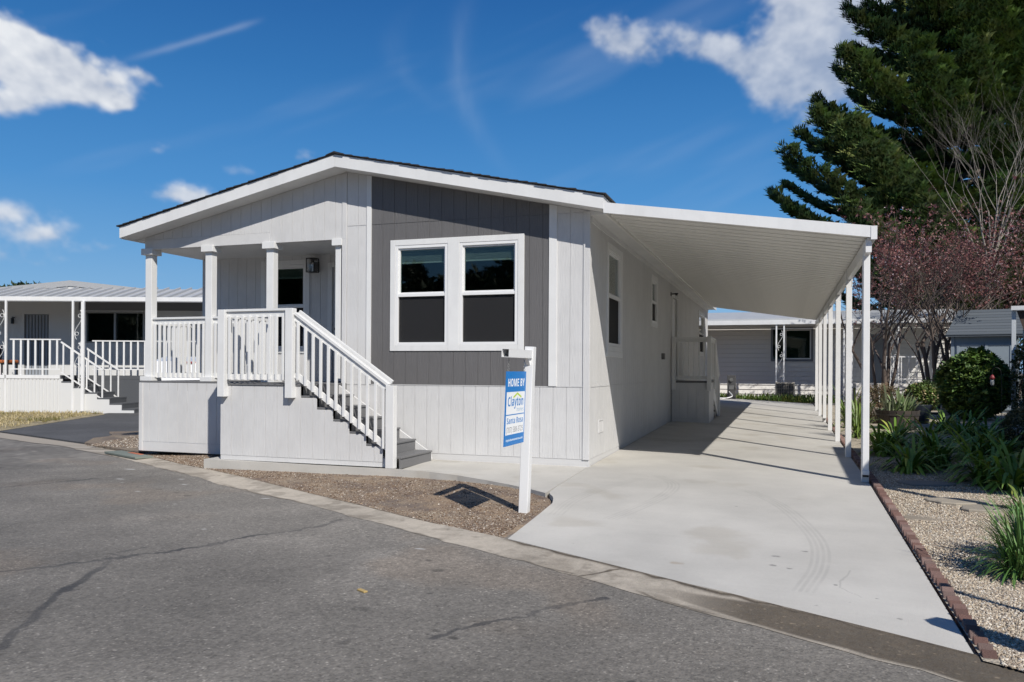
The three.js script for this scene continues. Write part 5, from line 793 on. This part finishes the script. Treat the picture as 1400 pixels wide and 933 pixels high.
// ------------------------------------------------------------------ house behind the carport
{
  const h = thing('neighbour_house', 'white lap sided house with a shaded porch awning behind the carport', 'house', [0, 0.18, -25.7]);
  const ws = mat([0.72, 0.70, 0.66], 0.6), W = [2.1, 3.85, 1.66, 3.14];
  mesh('wall', [lapWall(-7, W[0], 0, 3.4, 0), lapWall(W[1], 9.3, 0, 3.4, 0), lapWall(W[0], W[1], 0, W[2], 0), lapWall(W[0], W[1], W[3], 3.4, 0), bx(-7, -6.9, 0, 3.4, -6, -0.1), bx(9.2, 9.3, 0, 3.4, -6, -0.1), bx(-7, 9.3, 0, 3.4, -6.1, -6.0)], ws, h);
  const fm = mat([0.17, 0.18, 0.20], 0.6), w = mesh('window', [...ring(W[0], W[1], W[2], W[3], 0.09, -0.05, 0.045)], fm, h);
  mesh('mullion', [rb(2.62, 2.70, W[2] + 0.09, W[3] - 0.09, -0.04, 0.03), ...ring(2.7, W[1] - 0.09, W[2] + 0.09, W[3] - 0.09, 0.05, -0.04, 0.02)], M.vinyl, w);
  mesh('pane', bx(2.19, 2.62, W[2] + 0.09, W[3] - 0.09, -0.03, -0.026), M.glass, w); mesh('pane', bx(2.75, W[1] - 0.14, W[2] + 0.14, W[3] - 0.14, -0.03, -0.026), M.glass, w);
  mesh('blind', bx(2.19, W[1] - 0.1, W[2], W[3], -0.2, -0.16), mat([0.16, 0.17, 0.13], 0.8), w);
  mesh('door', [rb(5.9, 6.75, 0.7, 2.8, 0.03, 0.06)], mat([0.2, 0.22, 0.24], 0.6), h);
  mesh('corner_trim', rb(9.2, 9.32, 0, 3.4, 0.029, 0.05), fm, h);
  // low roof and the porch awning with its pans
  mesh('roof', [hexa([[-7.4, 3.40, 0.3], [9.7, 3.40, 0.3], [9.7, 3.52, 0.3], [-7.4, 3.52, 0.3], [-7.4, 3.95, -3], [9.7, 3.95, -3], [9.7, 4.05, -3], [-7.4, 4.05, -3]]), hexa([[-7.4, 3.95, -3.001], [9.7, 3.95, -3.001], [9.7, 4.05, -3.001], [-7.4, 4.05, -3.001], [-7.4, 3.40, -6.4], [9.7, 3.40, -6.4], [9.7, 3.52, -6.4], [-7.4, 3.52, -6.4]])], M.panGrey, h);
  const aw = mesh('awning_fascia', [rb(-7.2, 9.5, 3.16, 3.34, 2.10, 2.13)], M.alum, h);
  for (let x = -7.1; x < 9.3; x += 0.41) mesh('awning_pan', hexa([[x, 3.20, 2.10], [x + 0.405, 3.20, 2.10], [x + 0.405, 3.23, 2.10], [x, 3.23, 2.10], [x, 3.36, 0.31], [x + 0.405, 3.36, 0.31], [x + 0.405, 3.39, 0.31], [x, 3.39, 0.31]]), M.pan, aw);
  for (const x of [-3.2, 2.5, 5.1, 6.8]) scrollPost(h, x, 0.0, 3.16, 2.05, 0.3, M.alum);
  // porch with railing by the door
  mesh('porch_floor', [rb(5.4, 9.2, 0.55, 0.75, 0.05, 2.1), lapWall(5.4, 9.2, -0.05, 0.55, 2.06, 0.18)], ws, h);
  const rl = mesh('railing', [bx(6.4, 9.0, 1.80, 1.85, 2.0, 2.04), bx(6.4, 9.0, 0.92, 0.96, 2.0, 2.04)], M.alum, h); for (let x = 6.5; x < 9; x += 0.28) mesh('baluster', bx(x - 0.02, x + 0.02, 0.75, 1.80, 2.005, 2.035), M.alum, rl);
  // air conditioner
  const ac = thing('air_conditioner', 'boxy metal air conditioner against the white house behind the carport', 'air conditioner', [2.7, 0.18, -23.3]);
  mesh('cabinet', [rb(-0.38, 0.38, 0.03, 0.78, -0.33, 0.33, 0.02)], mat([0.42, 0.38, 0.31], 0.6), ac); mesh('base', bx(-0.42, 0.42, 0, 0.03, -0.36, 0.36), M.greyPlastic, ac);
  mesh('coil', bx(-0.33, 0.33, 0.08, 0.72, 0.331, 0.336), M.black, ac); for (let k = 0; k < 11; k++) mesh('grille_bar', bx(-0.335, 0.335, 0.1 + k * 0.06, 0.112 + k * 0.06, 0.3365, 0.345), mat([0.25, 0.24, 0.22], 0.6), ac); for (let k = 0; k < 8; k++) mesh('grille_bar', bx(-0.32 + k * 0.09, -0.31 + k * 0.09, 0.08, 0.72, 0.346, 0.35), mat([0.25, 0.24, 0.22], 0.6), ac);
  // meter pedestal with a pale hose
  const mp = thing('meter_pedestal', 'dark electric meter pedestal standing at the back end of the drive', 'pedestal', [0.7, slabY(0.7, -21.3) - 0.05, -21.4]);
  mesh('box', rb(-0.16, 0.16, 0, 0.98, -0.1, 0.1, 0.01), mat([0.06, 0.06, 0.062], 0.6), mp); mesh('meter', cyl(0.07, 0.07, 0.06, 0, 0, 0, 16).rotateX(Math.PI / 2).translate(0, 0.80, 0.1), M.steel, mp); mesh('cover', rb(-0.1, 0.1, 0.42, 0.58, 0.1005, 0.12), M.greyPlastic, mp);
  solo('hose', tube([[0.62, slabY(0.6, -21.0) + 0.28, -21.28], [0.75, slabY(0.6, -21) + 0.12, -21.1], [0.5, slabY(0.5, -21) + 0.03, -20.9], [0.1, slabY(0.2, -21) + 0.03, -20.8], [-0.4, slabY(0, -21) + 0.035, -20.9]], 0.022, 6), M.vinyl, 'pale hose lying from the meter pedestal to the wall', 'hose');
}
// weeds along the back of the drive
{
  const lawnY = 0.12; struct('back_yard', prism([[-9, -21.55], [3.7, -21.55], [9.5, -22.2], [9.5, -33], [-9, -33]], (x, z) => lerp(slabY(clamp(x, 0, 3.68), -21.5) - 0.03, 0.17, sm(-21.6, -23.5, z)), -0.3), M.dirt);
  const r = rng(61), list = []; for (let i = 0; i < 700; i++) { const x = -0.5 + r() * 5.0, z = -21.8 - r() * 1.5, s = 0.5 + r(); list.push([mtx(x, 0.18, z, 0, r() * 6, 0, s), lin(0.07 + 0.06 * r(), 0.12 + 0.06 * r(), 0.025)]); }
  const o = instanced('weeds', blades(62, 8, 0.17, 0.012, { up: 1.2, droop: 0.9, cols: [[1, 1, 1]] }), M.leaf, list, scene); o.userData.label = 'bright green weeds along the foot of the house behind the carport';
}
// ------------------------------------------------------------------ house on the left, facing the street at an angle
{
  const yaw = 0.3288, gY = -0.15, h = thing('neighbour_house', 'white metal skirted house with a porch awning and scrollwork posts across the side street', 'house', [-19.63, 0, -9.08], yaw);
  const w1 = mat([0.62, 0.62, 0.61], 0.5), ws = mat([0.62, 0.62, 0.61], 0.65), st = mat([0.075, 0.08, 0.088], 0.8), ZW = -2.2;
  // body: porch wall with a barred door and a dark window
  mesh('wall', [wallGeo(-9, 7, 1.0, 3.9, [[-2.98, -2.1, 1.12, 3.3], [-0.76, 1.34, 2.28, 3.4]], ZW - 0.12, 0.12), bx(-9, -8.9, gY, 3.9, -10, ZW - 0.12), bx(6.9, 7, gY, 3.9, -10, ZW - 0.12), bx(-9, 7, gY, 3.9, -10.1, -10)], ws, h);
  mesh('rooms', [bx(-8.9, 6.9, 1.0, 1.05, -10, ZW - 0.12), bx(-8.9, 6.9, 1.05, 3.8, -4.6, -4.5), bx(-8.9, 6.9, 3.8, 3.85, -10, ZW - 0.12)], M.interior, h);
  const dr = mesh('door', rb(-2.97, -2.11, 1.12, 3.29, ZW - 0.08, ZW - 0.04), mat([0.30, 0.33, 0.37], 0.6), h); for (let k = 0; k < 8; k++) mesh('bar', bx(-2.96 + k * 0.115, -2.938 + k * 0.115, 1.14, 3.27, ZW - 0.035, ZW - 0.015), M.greyPlastic, dr); mesh('bar', bx(-2.96, -2.12, 2.32, 2.36, ZW - 0.034, ZW - 0.012), M.greyPlastic, dr);
  const wn = mesh('window', [...ring(-0.76, 1.34, 2.28, 3.4, 0.05, ZW - 0.1, ZW + 0.03), rb(0.25, 0.32, 2.33, 3.35, ZW - 0.1, ZW + 0.03)], M.steel, h); mesh('pane', bx(-0.71, 0.25, 2.33, 3.35, ZW - 0.06, ZW - 0.055), M.glass, wn); mesh('pane', bx(0.32, 1.29, 2.33, 3.35, ZW - 0.06, ZW - 0.055), M.glass, wn);
  mesh('lintel', bx(-1.0, 7, 3.45, 3.9, ZW, ZW + 0.06), mat([0.17, 0.17, 0.175], 0.7), h);
  const lm = mesh('wall_lamp', [cyl(0.05, 0.05, 0.2, -3.33, 2.95, ZW + 0.12), bar([-3.33, 3.18, ZW], [-3.33, 3.18, ZW + 0.14], 0.03)], M.black, h);
  // roofs
  const gx = -1.34, rise = 0.104; const gy = x => 4.52 - rise * Math.abs(x - gx);
  mesh('roof', [slope(-9.4, gx, gy(-9.4) - 0.2, gy(gx) - 0.2, gy(-9.4), gy(gx), -10.4, ZW + 0.02), slope(gx, 7.4, gy(gx) - 0.2, gy(7.4) - 0.2, gy(gx), gy(7.4), -10.4, ZW + 0.02)], mat([0.34, 0.345, 0.35], 0.5), h);
  mesh('gable_wall', slope(-9, gx, 3.9, 3.9, gy(-9) - 0.2, gy(gx) - 0.2, ZW - 0.1, ZW - 0.02), ws, h); mesh('gable_wall', slope(gx, 7, 3.9, 3.9, gy(gx) - 0.2, gy(7) - 0.2, ZW - 0.1, ZW - 0.02), ws, h);
  const fa = mesh('awning_fascia', [rb(-9.2, 7.2, 3.60, 3.74, -0.02, 0.02), bx(-9.1, 7.1, 3.58, 3.60, -0.1, 0.0)], M.alum, h);
  for (let x = -9.1; x < 6.9; x += 0.405) { mesh('awning_pan', hexa([[x, 3.66, -0.021], [x + 0.4, 3.66, -0.021], [x + 0.4, 3.68, -0.021], [x, 3.68, -0.021], [x, 4.20, ZW + 0.03], [x + 0.4, 4.20, ZW + 0.03], [x + 0.4, 4.22, ZW + 0.03], [x, 4.22, ZW + 0.03]]), M.panGrey, fa); mesh('awning_rib', hexa([[x + 0.36, 3.681, -0.021], [x + 0.41, 3.681, -0.021], [x + 0.41, 3.75, -0.021], [x + 0.36, 3.75, -0.021], [x + 0.36, 4.221, ZW + 0.03], [x + 0.41, 4.221, ZW + 0.03], [x + 0.41, 4.29, ZW + 0.03], [x + 0.36, 4.29, ZW + 0.03]]), M.panGrey, fa); }
  // porch deck, ribbed skirt, steps
  const D = 1.12; mesh('porch_floor', [bx(-9, -0.44, D - 0.12, D, ZW, -0.02), bx(-0.44, 7, D - 0.12, D - 0.001, ZW, -1.15)], st, h);
  mesh('rim', rb(-9, -0.44, D - 0.10, D + 0.02, -0.019, 0.03), M.alum, h);
  const rib = []; for (let x = -9; x < -0.46; x += 0.12) { rib.push(bx(x, x + 0.085, gY - 0.1, D - 0.105, -0.03, 0.015)); rib.push(bx(x + 0.085, x + 0.12, gY - 0.1, D - 0.105, -0.03, -0.005)); } mesh('skirt', rib, w1, h);
  const rib2 = []; for (let x = 2.02; x < 6.9; x += 0.12) { rib2.push(bx(x, x + 0.085, gY - 0.1, D - 0.105, -1.18, -1.135)); rib2.push(bx(x + 0.085, x + 0.12, gY - 0.1, D - 0.105, -1.18, -1.155)); } mesh('skirt', rib2, w1, h);
  mesh('skirt', bx(-0.44, 2.02, gY - 0.1, D - 0.125, -1.2, -1.155), st, h);
  const rs = (D - gY) / 7; for (let k = 1; k <= 6; k++) { const x = -0.44 + (k - 1) * 0.41, y = D - k * rs; const q = mesh('step', rb(x, x + 0.43, y - 0.05, y, -1.15, 0.0), st, h); mesh('riser', bx(x + 0.40, x + 0.425, y - rs, y - 0.051, -1.14, -0.01), st, q); mesh('side', bx(x, x + 0.41, gY - 0.1, y - 0.052, -0.03, 0.01), w1, q); }
  // railings
  const rail = (x0, x1, z, n, y0 = D) => { const r = mesh('railing', [bx(x0, x1, y0 + 1.18, y0 + 1.22, z - 0.02, z + 0.02), bx(x0, x1, y0 + 0.20, y0 + 0.235, z - 0.015, z + 0.015)], M.alum, h); for (let k = 0; k < n; k++) { const x = lerp(x0, x1, (k + 0.5) / n); mesh('baluster', rb(x - 0.03, x + 0.03, y0 + (k % 3 === 1 ? 0.0 : 0.236), y0 + 1.18, z - 0.014, z + 0.014, 0.003), M.alum, r); } };
  rail(-2.1, -0.42, 0.0, 7); rail(-9, -2.45, 0.0, 26); rail(0.0, 6.8, -1.2, 28);
  for (const z of [-0.02, -1.1]) { const r = mesh('railing', [bar([-0.42, D + 1.12, z], [0.98, gY + rs * 3.3 + 0.86, z], 0.04, 0.05), bar([-0.42, D + 0.12, z], [0.98, gY + rs * 3.3 - 0.12, z], 0.03, 0.04)], M.alum, h); for (let k = 0; k < 6; k++) { const t = (k + 0.3) / 5.4, x = lerp(-0.42, 0.98, t), y = lerp(D + 0.12, gY + rs * 3.3 - 0.12, t); mesh('baluster', bx(x - 0.022, x + 0.022, k === 5 ? y - 0.35 : y, y + 1.0, z - 0.014, z + 0.014), M.alum, r); } }
  for (const x of [-2.42, 0.16]) scrollPost(h, x, gY, 3.6, 0.0, 0.36, M.alum);
  mesh('downspout', [rb(0.29, 0.39, gY + 0.1, 3.58, 0.03, 0.09)], M.alum, h);
  // furniture on that porch
  const c = thing('patio_chair', 'dark patio chair with an orange cushion on the left neighbouring porch', 'chair', [0, 0, 0]); c.position.copy(new THREE.Vector3(-2.75, 1.12, -0.75).applyAxisAngle(new THREE.Vector3(0, 1, 0), yaw)).add(new THREE.Vector3(-19.63, 0, -9.08)); c.rotation.y = yaw;
  mesh('seat', rb(-0.28, 0.28, 0.36, 0.41, -0.28, 0.28), M.black, c); mesh('cushion', rb(-0.2, 0.32, 0.412, 0.52, -0.27, 0.27, 0.03), mat([0.40, 0.12, 0.04], 0.8), c); mesh('backrest', rb(-0.32, -0.26, 0.4, 1.0, -0.27, 0.27, 0.02), M.black, c); for (const [x, z] of [[-0.26, -0.26], [0.26, -0.26], [-0.26, 0.26], [0.26, 0.26]]) mesh('leg', bx(x - 0.02, x + 0.02, 0, 0.36, z - 0.02, z + 0.02), M.black, c);
  // its asphalt drive and dry lawn
  const toW = (x, z) => { const v = new THREE.Vector3(x, 0, z).applyAxisAngle(new THREE.Vector3(0, 1, 0), yaw); return [v.x - 19.63, v.z - 9.08]; };
  const dk = tex(512, 512, (u, v) => { const n = 0.4 * pn(u, v, 6, 6, 1) + 0.3 * pn(u, v, 60, 60, 2) + 0.3 * pn(u, v, 200, 200, 3); const g = 0.075 * (0.6 + 0.8 * n); return [g, g, g * 1.02]; }, { srgb: true, rx: 0.25, ry: 0.25 });
  struct('side_drive', prism([toW(0.9, 0.5), toW(16, 0.5), [-9.3, -3.0], [-9.2, -2.1], [-10.6, -1.1], [-13.2, -2.05], [-16, -3.0], toW(-0.6, 3.6)], (x, z) => -0.108, -0.4), mat([1, 1, 1], 0.9, { map: dk }));
  struct('side_drive', prism([toW(1.2, 0.6), toW(1.2, -16), toW(15, -16), toW(15, 0.6)], () => -0.104, -0.4), mat([1, 1, 1], 0.9, { map: dk }));
  const grit = tex(512, 512, (u, v) => { const n = 0.4 * pn(u, v, 8, 8, 11) + 0.3 * pn(u, v, 40, 40, 12) + 0.3 * pn(u, v, 128, 128, 13); const g = 0.35 + 0.9 * n; return [g, g * 0.98, g * 0.93]; }, { srgb: true, rx: 0.3, ry: 0.3 });
  struct('dry_lawn', prism([toW(-14, 0.1), toW(1.0, 0.1), toW(1.5, 0.9), toW(1.8, 2.9), toW(2.5, 7.6), toW(-4, 6.6), toW(-14, 4.2)], () => -0.099, -0.4), mat([0.40, 0.34, 0.22], 0.95, { map: grit, bumpMap: asphaltBump, bumpScale: 0.02 }));
  const r = rng(71), list = []; for (let i = 0; i < 4200; i++) { const lx = -9 + r() * 11.2, lz = 0.15 + Math.pow(r(), 1.1) * 7; if (lx > 1.1 + lz * 0.16 || lz > 7.2 + (lx - 2.5) * 0.2) continue; const [x, z] = toW(lx, lz), g = vn(lx * 0.9, lz * 1.4, 72), s = 0.5 + 0.8 * r(); list.push([mtx(x, -0.1, z, 0, r() * 6, 0, s), g > 0.62 ? lin(0.16 + 0.06 * r(), 0.165, 0.05) : lin(0.40, 0.33, 0.17)]); }
  const yard = []; { const q = rng(75), e = [[-10.5, -1.02], [-11.2, -1.9], [-11.5, -2.7], [-12.2, -3.3], [-11.6, -4.1], [-11.4, -5], [-8.2, -5], [-8.2, 0.0], [-9.2, -0.42]]; e.slice(0, 6).forEach((p, i) => { yard.push(p); const n = e[i + 1]; yard.push([lerp(p[0], n[0], 0.4) + (q() - 0.5) * 0.25, lerp(p[1], n[1], 0.4) + (q() - 0.5) * 0.2]); }); yard.push(...e.slice(6)); }
  struct('side_yard', prism(yard, () => -0.094, -0.4), mat([0.85, 0.88, 0.9], 0.95, { map: M.dirt.map, bumpMap: asphaltBump, bumpScale: 0.012 }));
  { const q = rng(76), l = []; for (let i = 0; i < 5000; i++) { const z = -q() * 4.6, x = lerp(-9.9 + z * 0.42, -8.15, q()), k = 0.006 + q() * 0.014, c = [[0.30, 0.25, 0.20], [0.16, 0.115, 0.08], [0.42, 0.38, 0.33], [0.22, 0.17, 0.13]][Math.floor(q() * 4)]; l.push([mtx(x, -0.09, z - 0.5, q(), q() * 6, q(), k, k * 0.5, k), lin(...c)]); } const o2 = instanced('wood_chips_001', new THREE.IcosahedronGeometry(1, 0), mat([1, 1, 1], 0.95), l, scene); o2.userData.label = 'loose chips and grit on the bare ground beside the porch'; }
  const o = instanced('grass', blades(73, 9, 0.055, 0.005, { up: 1.1, droop: 0.9, cols: [[1, 1, 1]], S: 4 }), M.leaf, list, scene); o.userData.label = 'dry yellow grass in front of the left neighbouring house';
}
// white car parked beyond the porch
{
  const yaw = 0.3288, c = thing('parked_car', 'white car parked beyond the porch deck, seen between its balusters', 'car', [-12.33, -0.105, -7.1], -1.242);
  const paint = new THREE.MeshPhysicalMaterial({ color: lin(0.78, 0.78, 0.78), roughness: 0.3, clearcoat: 1, clearcoatRoughness: 0.05 }), tire = mat([0.02, 0.02, 0.02], 0.9), tint = new THREE.MeshPhysicalMaterial({ color: lin(0.02, 0.025, 0.03), roughness: 0.05 });
  const body = new THREE.Shape([[-2.35, 0.35], [-2.38, 0.75], [-2.28, 1.0], [-1.3, 1.10], [-0.75, 1.62], [-0.3, 1.74], [1.3, 1.74], [1.95, 1.62], [2.2, 1.1], [2.32, 0.95], [2.32, 0.42], [2.2, 0.3], [-2.2, 0.28]].map(p => new THREE.Vector2(-p[0] * -1, p[1])));
  mesh('body', new THREE.ExtrudeGeometry(body, { depth: 1.7, bevelEnabled: true, bevelSize: 0.06, bevelThickness: 0.06, bevelSegments: 3 }).translate(0, 0, -0.85), paint, c);
  for (const s of [-1, 1]) mesh('side_window', new THREE.ExtrudeGeometry(new THREE.Shape([[-1.05, 1.15], [-0.65, 1.58], [-0.25, 1.66], [1.25, 1.66], [1.75, 1.56], [1.9, 1.15]].map(p => new THREE.Vector2(...p))), { depth: 0.008, bevelEnabled: false }).translate(0, 0, s > 0 ? 0.9102 : -0.9182), tint, c);
  for (const x of [-1.45, 1.42]) for (const s of [-1, 1]) { const w = mesh('wheel', new THREE.TorusGeometry(0.25, 0.09, 10, 24).translate(x, 0.34, s * 0.86), tire, c); mesh('rim', cyl(0.19, 0.19, 0.1, 0, 0, 0, 16).rotateX(Math.PI / 2).translate(x, 0.34, s * 0.86 - 0.05), M.steel, w); }
  for (const s of [-1, 1]) { mesh('tail_light', rb(2.22, 2.40, 0.98, 1.22, s * 0.74 - 0.13, s * 0.74 + 0.15, 0.02), mat([0.30, 0.008, 0.012], 0.2), c); mesh('headlight', rb(-2.42, -2.2, 0.78, 0.95, s * 0.72 - 0.15, s * 0.72 + 0.15, 0.03), M.clearGlass, c); }
  mesh('tail_light', rb(1.95, 2.06, 1.62, 1.67, -0.25, 0.25, 0.01), mat([0.30, 0.008, 0.012], 0.2), c);
}
// ------------------------------------------------------------------ beyond the frame: the house beside the garden, street things and trees across the road, known by their shade and reflections
{
  const h = thing('neighbour_house', 'pale house with a flat awning beside the gravel garden, right of the drive', 'house', [0, -0.15, 0]);
  mesh('wall', [bx(7.3, 13, 0, 3.15, -5.4, 2.4)], mat([0.5, 0.48, 0.44], 0.7), h);
  mesh('roof', [hexa([[6.9, 3.16, 2.9], [13.4, 3.16, 2.9], [10.1, 4.1, 2.9], [10.0, 4.1, 2.9], [6.9, 3.16, -5.8], [13.4, 3.16, -5.8], [10.1, 4.1, -5.8], [10.0, 4.1, -5.8]])], M.shingle, h);
  mesh('awning', [bx(6.02, 6.899, 3.16, 3.26, -2.0, 2.85)], M.alum, h);
  for (const z of [-1.8, 2.6]) mesh('post', rb(6.1, 6.2, 0, 3.16, z - 0.05, z + 0.05), M.alum, h);
  mesh('window', ring(8.5, 11, 1.3, 2.6, 0.08, 2.4005, 2.44), M.vinyl, h);
  const m = thing('mailbox', 'dark mailbox on a thin post at the street edge of the gravel', 'mailbox', [4.66, -0.2, 6.62], 0.8);
  mesh('post', rb(-0.025, 0.025, -0.05, 0.92, -0.025, 0.025), M.steel, m); mesh('box', new THREE.ExtrudeGeometry(new THREE.Shape([new THREE.Vector2(-0.1, 0), new THREE.Vector2(0.1, 0), new THREE.Vector2(0.1, 0.14), new THREE.Vector2(0.06, 0.21), new THREE.Vector2(-0.06, 0.21), new THREE.Vector2(-0.1, 0.14)]), { depth: 0.46, bevelEnabled: false }).translate(0, 0.92, -0.23), M.black, m);
  const s = thing('street_sign', 'small plain street sign panel on a steel post beside the gravel', 'sign', [5.42, -0.2, 6.5], 2.4);
  mesh('post', cyl(0.025, 0.025, 2.15, 0, -0.05, 0, 10), M.steel, s); mesh('panel', rb(-0.30, 0.02, 1.95, 2.13, 0.026, 0.032, 0.002), M.alum, s);
  broadTree('leafy tree standing beside the garden, right of the pale house', 12.6, -4.4, 7.5, 2.7, 621, BG, null, 1500);
  [[17, -8, 11, 4.2], [18.5, 1, 11, 4.5], [21, -17, 12, 5]].forEach(([x, z, H, R], i) => broadTree(['tall leafy tree behind the pale house, nearest the garden', 'tall leafy tree towards the street behind the pale house', 'tall leafy tree farthest down the row behind the pale house'][i], x, z, H, R, 650 + i, BG, 'trees behind the pale house', 1500));
  [[-66, 30, 12, 6], [-56, 34, 11, 5.5], [-46, 36, 11.5, 6], [-36, 38, 10.5, 5.5], [-26, 40, 9.8, 5], [-17, 43, 9.2, 5], [-9.5, 41, 10, 5.5], [-3, 44, 9.4, 5], [4, 42, 10, 5], [11, 45, 11, 5.5], [19, 43, 11, 5], [28, 40, 12, 6]].forEach(([x, z, H, R], i) => broadTree('dark leafy street tree across the road, mirrored in the front windows', x, z, H, R, 630 + i, BG, 'street trees across the road', 1500));
}
renderer.render(scene, camera);
